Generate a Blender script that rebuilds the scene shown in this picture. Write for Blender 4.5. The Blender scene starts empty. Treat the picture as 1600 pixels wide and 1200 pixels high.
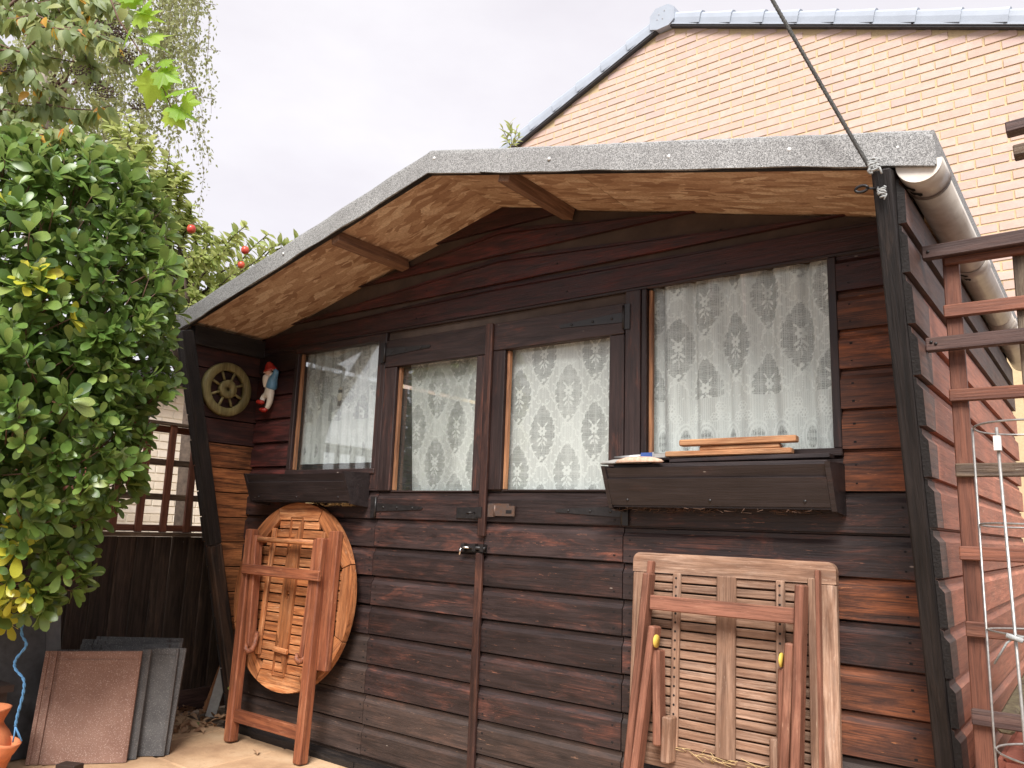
import bpy, bmesh, math, random
import numpy as np
from mathutils import Vector, Matrix

random.seed(7); rng = np.random.default_rng(7)
S = bpy.context.scene
COL = S.collection
R = math.radians

# ------------------------------------------------------------------ camera
CAM = Vector((1.92, -2.38717, 0.97232))
RT = Vector((0.797581, 0.602192, 0.035053)); UP = Vector((0.080244, -0.163515, 0.983272)); FW = Vector((-0.59785, 0.781427, 0.178738))
FOC = 1230.8                       # focal length in pixels of the 1600 px wide photograph
cd = bpy.data.cameras.new('camera'); cam = bpy.data.objects.new('camera', cd); COL.objects.link(cam)
cd.sensor_width = 36.0; cd.lens = 36.0 * FOC / 1600.0; cd.clip_start = 0.02; cd.clip_end = 600
cam.matrix_world = Matrix(((RT.x, UP.x, -FW.x, CAM.x), (RT.y, UP.y, -FW.y, CAM.y), (RT.z, UP.z, -FW.z, CAM.z), (0, 0, 0, 1)))
S.camera = cam

# ------------------------------------------------------------------ sky, sun, exposure
SUN_EL, SUN_AZ = R(47), R(152)     # azimuth clockwise from +Y
w = bpy.data.worlds.new('World'); S.world = w; w.use_nodes = True
nt = w.node_tree; nt.nodes.clear()
out = nt.nodes.new('ShaderNodeOutputWorld'); bg = nt.nodes.new('ShaderNodeBackground'); bg.inputs['Strength'].default_value = 0.1
sky = nt.nodes.new('ShaderNodeTexSky'); sky.sky_type = 'NISHITA'; sky.sun_disc = False; sky.sun_elevation = SUN_EL; sky.sun_rotation = SUN_AZ
tc = nt.nodes.new('ShaderNodeTexCoord'); mp = nt.nodes.new('ShaderNodeMapping'); mp.inputs['Scale'].default_value = (1.0, 1.0, 2.2)
nz = nt.nodes.new('ShaderNodeTexNoise'); nz.inputs['Scale'].default_value = 2.6; nz.inputs['Detail'].default_value = 5; nz.inputs['Roughness'].default_value = 0.55
cr = nt.nodes.new('ShaderNodeValToRGB'); cr.color_ramp.elements[0].position = 0.34; cr.color_ramp.elements[1].position = 0.66
cr.color_ramp.elements[0].color = (2.02, 1.92, 2.02, 1); cr.color_ramp.elements[1].color = (2.32, 2.24, 2.30, 1)
mx = nt.nodes.new('ShaderNodeMix'); mx.data_type = 'RGBA'; mx.inputs[0].default_value = 0.96
nt.links.new(tc.outputs['Generated'], mp.inputs[0]); nt.links.new(mp.outputs[0], nz.inputs[0]); nt.links.new(nz.outputs['Fac'], cr.inputs[0])
nt.links.new(sky.outputs[0], mx.inputs[6]); nt.links.new(cr.outputs[0], mx.inputs[7]); nt.links.new(mx.outputs[2], bg.inputs[0]); nt.links.new(bg.outputs[0], out.inputs[0])
sl = bpy.data.lights.new('sun', 'SUN'); sl.energy = 1.5; sl.angle = R(28); sl.color = (1.0, 0.965, 0.93)
so = bpy.data.objects.new('sun', sl); COL.objects.link(so)
sd = Vector((math.sin(SUN_AZ) * math.cos(SUN_EL), math.cos(SUN_AZ) * math.cos(SUN_EL), math.sin(SUN_EL)))
so.rotation_euler = sd.to_track_quat('Z', 'Y').to_euler()
S.view_settings.view_transform = 'Standard'; S.view_settings.look = 'None'; S.view_settings.gamma = 1.0
S.view_settings.use_curve_mapping = False; S.view_settings.exposure = 2.15
S.cycles.max_bounces = 8; S.cycles.transparent_max_bounces = 16; S.cycles.use_denoising = True

# ------------------------------------------------------------------ surveying: rays through measured points of the place
def ray(px, py): return FW + RT * ((px - 800) / FOC) + UP * (-(py - 600) / FOC)
def at_y(px, py, Y):
    d = ray(px, py); return CAM + d * ((Y - CAM.y) / d.y)
def at_x(px, py, X):
    d = ray(px, py); return CAM + d * ((X - CAM.x) / d.x)
def at_z(px, py, Z):
    d = ray(px, py); return CAM + d * ((Z - CAM.z) / d.z)
def at_d(px, py, t): return CAM + ray(px, py) * t
def project(P):
    v = Vector(P) - CAM; z = v.dot(FW)
    return 800 + FOC * v.dot(RT) / z, 600 - FOC * v.dot(UP) / z, z

# ------------------------------------------------------------------ object helpers
def empty(name, loc, rot=(0, 0, 0), parent=None):
    o = bpy.data.objects.new(name, None); COL.objects.link(o); o.location = loc; o.rotation_euler = rot
    o.empty_display_size = 0.05
    if parent: o.parent = parent
    return o
def tag(o, label=None, cat=None, group=None, kind=None):
    if label: o['label'] = label
    if cat: o['category'] = cat
    if group: o['group'] = group
    if kind: o['kind'] = kind
    return o
def thing(name, label, cat, loc=(0, 0, 0), rot=(0, 0, 0), group=None):
    return tag(empty(name, loc, rot), label, cat, group)
def wmat(o):
    m = Matrix.LocRotScale(o.location, o.rotation_euler, o.scale)
    if o.parent: m = wmat(o.parent) @ o.matrix_parent_inverse @ m
    return m
def link(name, me, parent=None, loc=(0, 0, 0), mat=None, world=True, matrix=None):
    """world=True: loc/matrix are given in world space even when there is a parent."""
    o = bpy.data.objects.new(name, me); COL.objects.link(o)
    if mat is not None and len(me.materials) == 0: me.materials.append(mat)
    if matrix is not None: 
        l, q, s = matrix.decompose(); o.location = l; o.rotation_euler = q.to_euler(); o.scale = s
    else: o.location = loc
    if parent:
        o.parent = parent
        if world: o.matrix_parent_inverse = wmat(parent).inverted()
    return o
class MB:
    def __init__(s): s.v = []; s.f = []; s.m = []; s.mi = 0; s.sm = set()
    def add(s, vs, fs, M=None, smooth=False):
        b = len(s.v)
        for p in vs:
            p = Vector(p); s.v.append(tuple(M @ p if M else p))
        for f in fs:
            if smooth: s.sm.add(len(s.f))
            s.f.append(tuple(i + b for i in f)); s.m.append(s.mi)
        return s
    def box(s, x0, x1, y0, y1, z0, z1, M=None):
        v = [(x0, y0, z0), (x1, y0, z0), (x1, y1, z0), (x0, y1, z0), (x0, y0, z1), (x1, y0, z1), (x1, y1, z1), (x0, y1, z1)]
        return s.add(v, [(0, 3, 2, 1), (4, 5, 6, 7), (0, 1, 5, 4), (1, 2, 6, 5), (2, 3, 7, 6), (3, 0, 4, 7)], M)
    def prism(s, poly, d0, d1, axis='y', M=None, smooth=False):
        """poly: list of 2-D points; extruded along axis from d0 to d1."""
        n = len(poly)
        def P(p, d): return {'x': (d, p[0], p[1]), 'y': (p[0], d, p[1]), 'z': (p[0], p[1], d)}[axis]
        v = [P(p, d0) for p in poly] + [P(p, d1) for p in poly]
        f = [tuple(range(n)), tuple(range(2 * n - 1, n - 1, -1))]
        s.add(v, f, M)
        s.add(v, [(i, (i + 1) % n + 0, (i + 1) % n + n, i + n)[::-1] for i in range(n)], M, smooth)
        return s
    def tube(s, pts, r, n=8, cap=True, M=None):
        pts = [Vector(p) for p in pts]; k = len(pts)
        rs = r if isinstance(r, (list, tuple)) else [r] * k
        ref = Vector((0.31, 0.17, 0.93)); vs = []; fs = []
        for i, p in enumerate(pts):
            t = (pts[min(i + 1, k - 1)] - pts[max(i - 1, 0)]).normalized()
            if abs(t.dot(ref)) > 0.95: ref = Vector((0.9, 0.3, 0.1))
            a = t.cross(ref).normalized(); b = t.cross(a); ref = -a.cross(t) if False else ref
            for j in range(n):
                an = 2 * math.pi * j / n; vs.append(p + (a * math.cos(an) + b * math.sin(an)) * rs[i])
        for i in range(k - 1):
            for j in range(n):
                fs.append((i * n + j, i * n + (j + 1) % n, (i + 1) * n + (j + 1) % n, (i + 1) * n + j))
        if cap: fs += [tuple(range(n))[::-1], tuple(range((k - 1) * n, k * n))]
        return s.add(vs, fs, M, True)
    def lathe(s, prof, n=24, M=None, closed=False):
        vs = []; fs = []; k = len(prof)
        for r, z in prof:
            for j in range(n):
                a = 2 * math.pi * j / n; vs.append((r * math.cos(a), r * math.sin(a), z))
        for i in range(k - 1 + (1 if closed else 0)):
            i2 = (i + 1) % k
            for j in range(n): fs.append((i * n + j, i * n + (j + 1) % n, i2 * n + (j + 1) % n, i2 * n + j))
        return s.add(vs, fs, M, True)
    def ball(s, c, r, n=12, M=None):
        c = Vector(c); rr = (r, r, r) if not isinstance(r, (tuple, list)) else r
        vs = []; fs = []; h = n // 2
        for i in range(h + 1):
            t = math.pi * i / h
            for j in range(n):
                a = 2 * math.pi * j / n
                vs.append(c + Vector((rr[0] * math.sin(t) * math.cos(a), rr[1] * math.sin(t) * math.sin(a), rr[2] * math.cos(t))))
        for i in range(h):
            for j in range(n): fs.append((i * n + j, (i + 1) * n + j, (i + 1) * n + (j + 1) % n, i * n + (j + 1) % n))
        return s.add(vs, fs, M, True)
    def mesh(s, name, mats=()):
        me = bpy.data.meshes.new(name); me.from_pydata(s.v, [], s.f)
        for m in mats: me.materials.append(m)
        if len(mats) > 1: me.polygons.foreach_set('material_index', s.m)
        if s.sm:
            sm = np.zeros(len(s.f), dtype=bool); sm[list(s.sm)] = True; me.polygons.foreach_set('use_smooth', sm)
        bm = bmesh.new(); bm.from_mesh(me); bmesh.ops.recalc_face_normals(bm, faces=bm.faces); bm.to_mesh(me); bm.free()
        return me
    def build(s, name, mat, parent=None, loc=(0, 0, 0), world=True, matrix=None):
        mats = mat if isinstance(mat, (list, tuple)) else [mat]
        return link(name, s.mesh(name, mats), parent, loc, None, world, matrix)

def bar_mesh(L, wd, h, bev=0.0025):
    """timber piece with worn edges: length along x, width y, height z, centred"""
    mb = MB(); b = min(bev, wd * .3, h * .3)
    def ring(x, i):
        y, z = wd / 2 - i, h / 2 - i
        return [(x, -y + b, -z), (x, y - b, -z), (x, y, -z + b), (x, y, z - b), (x, y - b, z), (x, -y + b, z), (x, -y, z - b), (x, -y, -z + b)]
    rs = [ring(-L / 2, b * .7), ring(-L / 2 + b, 0), ring(L / 2 - b, 0), ring(L / 2, b * .7)]
    v = [p for r in rs for p in r]; f = [tuple(range(8))[::-1], tuple(range(24, 32))]
    for k in range(3):
        for j in range(8): f.append((k * 8 + j, k * 8 + (j + 1) % 8, (k + 1) * 8 + (j + 1) % 8, (k + 1) * 8 + j))
    mb.add(v, f); return mb.mesh('timber')
_bars = {}
def bar(name, p0, p1, wd, h, out, mat, parent=None, bev=0.0025, world=True):
    """timber from p0 to p1; h is measured along `out`, wd across it."""
    p0, p1, out = Vector(p0), Vector(p1), Vector(out)
    x = (p1 - p0); L = x.length; x.normalize(); y = out.cross(x).normalized(); z = x.cross(y)
    key = (round(L, 3), round(wd, 4), round(h, 4), bev, mat.name)
    if key not in _bars:
        me = bar_mesh(L, wd, h, bev); me.materials.append(mat); _bars[key] = me
    c = (p0 + p1) / 2
    m = Matrix(((x.x, y.x, z.x, c.x), (x.y, y.y, z.y, c.y), (x.z, y.z, z.z, c.z), (0, 0, 0, 1)))
    return link(name, _bars[key], parent, world=world, matrix=m)

# ------------------------------------------------------------------ materials
class NT:
    def __init__(s, name):
        s.m = bpy.data.materials.new(name); s.m.use_nodes = True; s.t = s.m.node_tree; s.t.nodes.clear()
        s.out = s.n('OutputMaterial')
    def n(s, typ, **kw):
        nd = s.t.nodes.new('ShaderNode' + typ)
        for k, v in kw.items(): setattr(nd, k, v)
        return nd
    def l(s, a, b): s.t.links.new(a, b)
    def val(s, sock, v):
        if hasattr(v, 'is_output'): s.l(v, sock)
        else: sock.default_value = v
    def math(s, op, a, b=0.0, c=None):
        n = s.n('Math', operation=op); s.val(n.inputs[0], a); s.val(n.inputs[1], b)
        if c is not None: s.val(n.inputs[2], c)
        return n.outputs[0]
    def mix(s, f, a, b, mode='MIX'):
        n = s.n('Mix', data_type='RGBA', blend_type=mode); s.val(n.inputs[0], f)
        for i, v in ((6, a), (7, b)):
            if isinstance(v, tuple): v = (*v[:3], 1)
            s.val(n.inputs[i], v)
        return n.outputs[2]
    def ramp(s, f, stops):
        n = s.n('ValToRGB'); e = n.color_ramp.elements
        while len(e) < len(stops): e.new(0.5)
        for i, (p, c) in enumerate(stops):
            e[i].position = p; e[i].color = (c, c, c, 1) if not isinstance(c, tuple) else (*c, 1)
        s.l(f, n.inputs[0]); return n.outputs[0]
    def coords(s, scale=(1, 1, 1), kind='Object', rand=True, rot=(0, 0, 0)):
        tcn = s.n('TexCoord'); v = tcn.outputs[kind]
        if kind == 'World': v = s.n('NewGeometry').outputs['Position']
        if rand:
            oi = s.n('ObjectInfo'); cx = s.n('CombineXYZ')
            for i, k in enumerate((37.0, 71.0, 53.0)): s.l(s.math('MULTIPLY', oi.outputs['Random'], k), cx.inputs[i])
            a = s.n('VectorMath', operation='ADD'); s.l(v, a.inputs[0]); s.l(cx.outputs[0], a.inputs[1]); v = a.outputs[0]
        m = s.n('Mapping'); m.inputs['Scale'].default_value = scale; m.inputs['Rotation'].default_value = rot; s.l(v, m.inputs[0])
        return m.outputs[0]
    def noise(s, v, scale, detail=4, rough=.55, dist=0.0):
        n = s.n('TexNoise'); s.l(v, n.inputs['Vector']); n.inputs['Scale'].default_value = scale
        n.inputs['Detail'].default_value = detail; n.inputs['Roughness'].default_value = rough; n.inputs['Distortion'].default_value = dist
        return n.outputs['Fac']
    def voro(s, v, scale, feat='F1', outp='Distance', rnd=1.0):
        n = s.n('TexVoronoi', feature=feat); s.l(v, n.inputs['Vector']); n.inputs['Scale'].default_value = scale; n.inputs['Randomness'].default_value = rnd
        return n.outputs[outp]
    def bump(s, h, strength=.3, dist=.01):
        b = s.n('Bump'); b.inputs['Strength'].default_value = strength; b.inputs['Distance'].default_value = dist; s.l(h, b.inputs['Height']); return b.outputs[0]
    def rnd(s): return s.n('ObjectInfo').outputs['Random']
    def pbr(s, col, rough=.6, normal=None, spec=.5, metal=0.0, **kw):
        p = s.n('BsdfPrincipled'); s.val(p.inputs['Base Color'], (*col, 1) if isinstance(col, tuple) else col)
        s.val(p.inputs['Roughness'], rough); p.inputs['Specular IOR Level'].default_value = spec; p.inputs['Metallic'].default_value = metal
        if normal is not None: s.l(normal, p.inputs['Normal'])
        for k, v in kw.items(): s.val(p.inputs[k.replace('_', ' ')], v)
        return p.outputs[0]
    def done(s, sh): s.l(sh, s.out.inputs[0]); return s.m

def wood(name, dark, mid, worn, axis='X', wear=(.5, .7), rough=.55, grain=1.0, vary=.35, knots=.6, bump=.3, spec=.35, fleck=None, specks=.5, lines=.55):
    t = NT(name)
    def S_(al, ac): return {'X': (al, ac, ac), 'Y': (ac, al, ac), 'Z': (ac, ac, al)}[axis]
    g1 = t.noise(t.coords(S_(1.6, 26)), 2.2 * grain, 7, .68, .8)
    g2 = t.noise(t.coords(S_(3.5, 130)), 2.0 * grain, 5, .7)
    blot = t.noise(t.coords(S_(2.0, 5)), 2.4, 6, .65)
    wv = t.noise(t.coords(S_(2.6, 11)), 1.7, 8, .74, .6)
    base = t.mix(t.ramp(g1, [(.38, 0), (.60, 1)]), dark, mid)
    wmask = t.ramp(wv, [(wear[0], 0), (wear[1], 1)])
    wm = t.math('MULTIPLY', wmask, t.ramp(g2, [(.36, .12), (.58, 1)]))
    r = t.rnd()
    wm = t.math('MULTIPLY', wm, t.math('MULTIPLY_ADD', r, .9, .5)); wm = t.math('MINIMUM', wm, 1.0)
    wcol = t.mix(t.ramp(g1, [(.38, 0), (.60, 1)]), tuple(c * .5 for c in worn), worn)
    col = t.mix(wm, base, wcol)
    if fleck:
        fm = t.ramp(t.noise(t.coords(S_(9, 75)), 1.8, 6, .75), [(.63, 0), (.67, 1)])
        col = t.mix(t.math('MULTIPLY', fm, .8), col, fleck)
    if knots:
        kd = t.voro(t.coords(S_(3.2, 8.0)), 1.0)
        km = t.ramp(kd, [(.04, 1), (.07, .55), (.15, 0)])
        col = t.mix(t.math('MULTIPLY', km, knots), col, tuple(c * .35 for c in dark))
    # dark grain lines and pale dust specks
    line = t.ramp(g2, [(.34, lines), (.46, 0)]); col = t.mix(line, col, tuple(c * .45 for c in dark))
    if specks:
        sk = t.ramp(t.voro(t.coords(S_(5, 12)), 1.0), [(.022, 1), (.034, 0)]); col = t.mix(t.math('MULTIPLY', sk, specks), col, (.42, .36, .30))
    hv = t.math('MULTIPLY', t.math('MULTIPLY_ADD', t.rnd(), vary, 1 - vary / 2), t.ramp(blot, [(.3, .72), (.7, 1.2)]))
    hs = t.n('HueSaturation'); t.l(col, hs.inputs['Color']); t.l(hv, hs.inputs['Value']); col = hs.outputs[0]
    h = t.math('ADD', t.math('MULTIPLY', g2, .7), g1)
    rg = t.math('MULTIPLY_ADD', wm, .25, t.math('MULTIPLY_ADD', blot, .3, rough - .15))
    return t.done(t.pbr(col, rg, t.bump(h, bump, .008), spec))
def plain(name, col, rough=.6, var=.15, scale=20, bump=.1, metal=0.0, spec=.4, col2=None):
    t = NT(name); v = t.coords()
    nz = t.noise(v, scale, 6, .65); c2 = col2 or tuple(c * (1 - var * 2) for c in col)
    c = t.mix(t.ramp(nz, [(.32, 0), (.68, 1)]), c2, col)
    return t.done(t.pbr(c, rough, t.bump(nz, bump, .004), spec, metal))

DK = (.020, .014, .012)
M = {}
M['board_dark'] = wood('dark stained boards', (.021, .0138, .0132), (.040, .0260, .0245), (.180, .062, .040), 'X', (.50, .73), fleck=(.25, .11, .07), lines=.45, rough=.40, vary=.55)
M['board_gable'] = wood('maroon stained gable boards', (.022, .0112, .0108), (.048, .0190, .0178), (.15, .034, .027), 'X', (.42, .66), lines=.45, rough=.42, vary=.5)  # gable boards, a redder stain than the wall below
M['board_red'] = wood('worn red brown boards', (.034, .019, .016), (.095, .037, .024), (.31, .105, .045), 'X', (.36, .60), fleck=(.42, .17, .07))
M['board_low'] = wood('mud splashed low boards', (.029, .0205, .018), (.058, .039, .0325), (.155, .08, .055), 'X', (.5, .78), fleck=(.23, .13, .085), lines=.5, vary=.4)
M['trim_dark'] = wood('dark trim', (.020, .0125, .0118), (.036, .0215, .0195), (.15, .050, .030), 'X', (.53, .78), knots=0, lines=.35, rough=.45)
M['strip_red'] = wood('red brown meeting strip', (.020, .010, .009), (.046, .022, .018), (.16, .062, .035), 'X', (.45, .7), knots=0, lines=.4, rough=.45)
M['box_dark'] = wood('dark window box', (.0235, .0175, .0175), (.036, .0272, .027), (.13, .05, .036), 'X', (.58, .82), knots=0, grain=.7, lines=.25, rough=.45)
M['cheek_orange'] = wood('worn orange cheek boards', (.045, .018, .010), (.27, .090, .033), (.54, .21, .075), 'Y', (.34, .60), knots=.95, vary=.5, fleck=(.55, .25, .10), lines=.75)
M['cheek_top'] = wood('dark red cheek boards', (.020, .0105, .010), (.042, .0165, .0145), (.12, .036, .024), 'Y', (.48, .76), lines=.5)  # upper cheek boards, darker than the orange ones below
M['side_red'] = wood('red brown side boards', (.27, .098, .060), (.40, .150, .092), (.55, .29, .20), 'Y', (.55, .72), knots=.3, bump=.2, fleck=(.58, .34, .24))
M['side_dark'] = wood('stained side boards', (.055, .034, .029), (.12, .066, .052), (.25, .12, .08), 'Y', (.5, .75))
M['post_black'] = wood('black stained post', (.0085, .0072, .007), (.022, .0170, .0155), (.085, .055, .04), 'X', (.56, .80), knots=0, bump=.7, rough=.5)
M['post_brown'] = wood('weathered brown post', (.012, .009, .008), (.05, .028, .018), (.16, .085, .05), 'X', (.48, .8), knots=.3, bump=.5)
M['endgrain'] = plain('charred end grain', (.024, .0205, .0195), .9, .3, 160, .9)
M['bead_orange'] = wood('bare wood reveal', (.16, .07, .035), (.34, .16, .075), (.46, .25, .12), 'X', (.5, .7), knots=0)
M['table_gold'] = wood('weathered golden hardwood', (.19, .062, .023), (.44, .160, .055), (.62, .30, .135), 'X', (.44, .66), knots=.45, vary=.4, fleck=(.64, .42, .27), specks=.2, lines=.75)
M['table_red'] = wood('oiled red hardwood', (.14, .045, .024), (.29, .098, .045), (.45, .20, .10), 'X', (.50, .72), knots=0, vary=.22, rough=.45, fleck=(.5, .26, .14), specks=.2)
M['table_grey'] = wood('silvered hardwood', (.17, .088, .054), (.31, .18, .115), (.46, .31, .225), 'X', (.42, .66), knots=.25, vary=.34, fleck=(.50, .36, .27), specks=.2)
M['table_pink'] = wood('oiled hardwood leg', (.14, .058, .036), (.26, .11, .07), (.38, .19, .12), 'X', (.5, .75), knots=0, vary=.18, rough=.45, fleck=(.42, .24, .16), specks=.2)
M['fence'] = wood('dark brown fence board', (.026, .018, .0145), (.075, .050, .038), (.19, .12, .08), 'X', (.48, .78), knots=.6, bump=.4)
M['trellis'] = wood('red brown trellis', (.11, .043, .028), (.22, .084, .050), (.32, .15, .095), 'X', (.5, .75), knots=0)
M['trellis_dark'] = wood('dark trellis rail', (.05, .028, .025), (.10, .055, .045), (.18, .11, .085), 'X', (.5, .75), knots=0)
M['trellis_moss'] = wood('weathered trellis', (.09, .058, .04), (.17, .115, .075), (.38, .31, .22), 'X', (.48, .66), knots=0, bump=.6, fleck=(.46, .42, .33))
M['offcut'] = wood('sawn offcut', (.30, .13, .06), (.50, .25, .12), (.62, .38, .2), 'X', (.5, .7), knots=0)
M['noggin'] = wood('sawn softwood', (.16, .085, .055), (.28, .16, .10), (.36, .22, .14), 'X', (.5, .75), knots=.3)
M['interior'] = plain('shed interior timber', (.09, .06, .045), .8, .2, 12)
M['black_iron'] = plain('black painted iron', (.018, .015, .015), .45, .3, 60, .2, spec=.5)
M['rust_iron'] = plain('rusty hasp', (.105, .088, .082), .5, .3, 60, .4, .5, .5, (.15, .080, .05))
M['chrome'] = plain('bright bolt', (.75, .74, .72), .18, .05, 30, .02, 1.0)
M['wire'] = plain('galvanised wire', (.50, .48, .45), .4, .2, 80, .1, .7)
M['clip'] = plain('white plastic clip', (.75, .74, .70), .4, .05)
M['gutter'] = plain('weathered white plastic', (.54, .50, .45), .38, .12, 14, .03, 0, .5, (.40, .35, .30))
M['gutter_dark'] = plain('grimy plastic', (.16, .13, .115), .5, .2, 40)
M['upvc'] = plain('bright plastic end cap', (.80, .76, .69), .4, .05, 30, .03, 0, .5, (.68, .62, .54))
M['verge'] = plain('blue grey verge plastic', (.39, .43, .49), .4, .06, 6, .02, 0, .4)
M['verge_dark'] = plain('dark verge underside', (.06, .06, .065), .7)
M['terracotta'] = plain('terracotta', (.62, .21, .085), .75, .12, 25, .15, 0, .3, (.45, .15, .07))
M['rope_blue'] = plain('blue cord', (.10, .27, .50), .7, .2, 160, .5)
M['rope_grey'] = plain('grey line', (.11, .108, .10), .8, .35, 220, .8)
M['string'] = plain('grey string', (.42, .43, .42), .9, .2, 200, .5)
M['straw'] = plain('dry straw', (.62, .45, .22), .8, .15, 60)
M['slate'] = plain('grey slate slab', (.085, .085, .088), .55, .2, 30, .25, 0, .4)
M['slate_light'] = plain('light grey slab', (.16, .158, .155), .6, .12, 30, .2)
M['trough'] = plain('dark brown plastic trough', (.035, .022, .018), .5, .2, 30, .1)
M['red_paint'] = plain('glazed red', (.42, .03, .022), .25, .12, 40, .05, 0, .6)
M['blue_paint'] = plain('glazed blue', (.08, .22, .38), .3, .2, 40, .05, 0, .6, (.16, .32, .46))
M['cream_paint'] = plain('glazed cream', (.74, .68, .58), .35, .06, 40, .05, 0, .5)
M['skin_paint'] = plain('glazed pink', (.62, .38, .28), .35, .06, 40, .05, 0, .5)
M['wheel'] = wood('gilded olive wood', (.13, .105, .04), (.24, .20, .085), (.36, .31, .15), 'X', (.5, .7), knots=0, vary=.2)
M['yellow_plastic'] = plain('yellow plastic washer', (.74, .52, .10), .4, .1, 60)
M['brush_blue'] = plain('blue brush ferrule', (.05, .10, .30), .35)
M['brush_metal'] = plain('brush steel', (.55, .55, .55), .35, .1, 40, .05, .8)
M['stone_grey'] = plain('grey flat stone', (.36, .35, .33), .8, .12, 40, .2)
M['stone_tan'] = plain('tan flat stone', (.66, .47, .36), .85, .15, 90, .4, 0, .3, (.42, .25, .17))
M['white_clout'] = plain('clout nail', (.72, .72, .70), .5)
M['white_wall'] = plain('white board', (.78, .77, .75), .6, .04, 8)
M['nail'] = plain('dull black', (.010, .008, .008), .8)  # near black colour for nail heads and other dark details
M['bark'] = plain('grey brown bark', (.10, .07, .05), .9, .3, 30, .6)
M['bark_birch'] = plain('pale birch bark', (.45, .38, .33), .8, .25, 9, .3)
M['twig'] = plain('red brown twig', (.16, .09, .06), .7, .2, 40)
M['apple'] = plain('red apple skin', (.45, .035, .03), .3, .2, 14, .02, 0, .5, (.55, .12, .05))
M['berry'] = plain('dried brown berries', (.07, .035, .03), .7, .3, 40)
M['soil'] = plain('garden soil and gravel', (.20, .15, .11), .95, .3, 35, .8)
M['moss_log'] = plain('mossy timber', (.22, .19, .11), .9, .3, 40, .7, 0, .2, (.10, .075, .055))
M['concrete_pink'] = plain('pink block', (.52, .34, .28), .9, .15, 30, .5, 0, .2, (.40, .22, .17))
M['red_brick'] = plain('red brick', (.36, .12, .08), .9, .15, 40, .5)

def mat_osb():
    t = NT('oriented strand board')
    tot = None; hs = None
    sel = t.noise(t.coords((1, 1, 1), 'Object', True), 9, 2, .5)
    layers = []
    for k, (rot, sc) in enumerate(((R(8), (9, 30, 9)), (R(62), (8, 34, 8)), (R(-40), (10, 32, 10)))):
        v0 = t.coords((1, 1, 1), 'Object', True); wn = t.n('TexNoise'); t.l(v0, wn.inputs['Vector']); wn.inputs['Scale'].default_value = 22; wn.inputs['Detail'].default_value = 4
        wo = t.n('VectorMath', operation='MULTIPLY_ADD'); t.l(wn.outputs['Color'], wo.inputs[0]); wo.inputs[1].default_value = (.014, .014, .014); t.l(v0, wo.inputs[2])
        mp_ = t.n('Mapping'); mp_.inputs['Scale'].default_value = tuple(1.4 * q for q in sc); mp_.inputs['Rotation'].default_value = (0, 0, rot); t.l(wo.outputs[0], mp_.inputs[0]); v = mp_.outputs[0]
        n = t.n('TexVoronoi'); t.l(v, n.inputs['Vector']); n.inputs['Scale'].default_value = 1.0
        sep = t.n('SeparateColor'); t.l(n.outputs['Color'], sep.inputs[0]); layers.append((sep.outputs[0], sep.outputs[1]))
    m1 = t.math('GREATER_THAN', layers[0][1], .55); m2 = t.math('GREATER_THAN', layers[1][1], .5)
    a = t.math('ADD', t.math('MULTIPLY', layers[0][0], m1), t.math('MULTIPLY', t.math('SUBTRACT', 1.0, m1), t.math('ADD', t.math('MULTIPLY', layers[1][0], m2), t.math('MULTIPLY', t.math('SUBTRACT', 1.0, m2), layers[2][0]))))
    c = t.ramp(a, [(0, (.33, .19, .115)), (.3, (.52, .335, .215)), (.7, (.62, .43, .285)), (1, (.82, .64, .46))])
    fine = t.noise(t.coords((40, 40, 40)), 3, 3)
    c = t.mix(t.ramp(fine, [(.35, .35), (.6, 0)]), c, (.28, .14, .07))
    st = t.ramp(t.noise(t.coords((1, 1, 1)), 2.6, 5, .6), [(.52, 0), (.75, .5)])
    c = t.mix(st, c, (.24, .12, .06))
    return t.done(t.pbr(c, .7, t.bump(a, .25, .004), .3))
M['osb'] = mat_osb()
def mat_felt():
    t = NT('green grey mineral felt'); v = t.coords((1, 1, 1), 'Object', True)
    n1 = t.voro(v, 520, 'F1', 'Color'); sp = t.n('SeparateColor'); t.l(n1, sp.inputs[0])
    n2 = t.noise(v, 5, 4)
    c = t.ramp(sp.outputs[0], [(0, (.11, .11, .11)), (.35, (.25, .25, .245)), (.7, (.37, .37, .365)), (1, (.54, .54, .53))])
    c = t.mix(t.ramp(n2, [(.4, .0), (.7, .35)]), c, (.17, .165, .16))
    return t.done(t.pbr(c, .9, t.bump(sp.outputs[0], .8, .004), .3))
M['felt'] = mat_felt()
def mat_brick(name, a, b, c3, speck=(.62, .45, .25)):
    t = NT(name); v = t.coords((1, 1, 1), 'Object', True)
    r = t.rnd(); at = t.n('Attribute', attribute_name='tint'); r = t.math('FRACT', t.math('ADD', r, at.outputs['Fac']))
    base = t.ramp(r, [(0, a), (.5, b), (1, c3)])
    nz = t.noise(v, 14, 6, .7); base = t.mix(t.ramp(nz, [(.35, .45), (.62, 0)]), base, tuple(x * .78 for x in a))
    n2 = t.noise(v, 60, 3); base = t.mix(t.ramp(n2, [(.62, 0), (.72, .55)]), base, speck)
    return t.done(t.pbr(base, .9, t.bump(t.noise(v, 90, 4), .35, .003), .2))
M['brick'] = mat_brick('peach facing brick', (.61, .43, .355), (.66, .49, .415), (.58, .43, .385), (.62, .48, .34))
M['brick_pale'] = mat_brick('pale cream brick', (.78, .69, .56), (.82, .74, .62), (.84, .77, .67), (.84, .78, .66))
M['mortar'] = plain('sandy mortar', (.66, .50, .30), .95, .08, 60, .4, 0, .1)
M['mortar_pale'] = plain('pale mortar', (.8, .74, .62), .95, .08, 60, .3, 0, .1)
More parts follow.
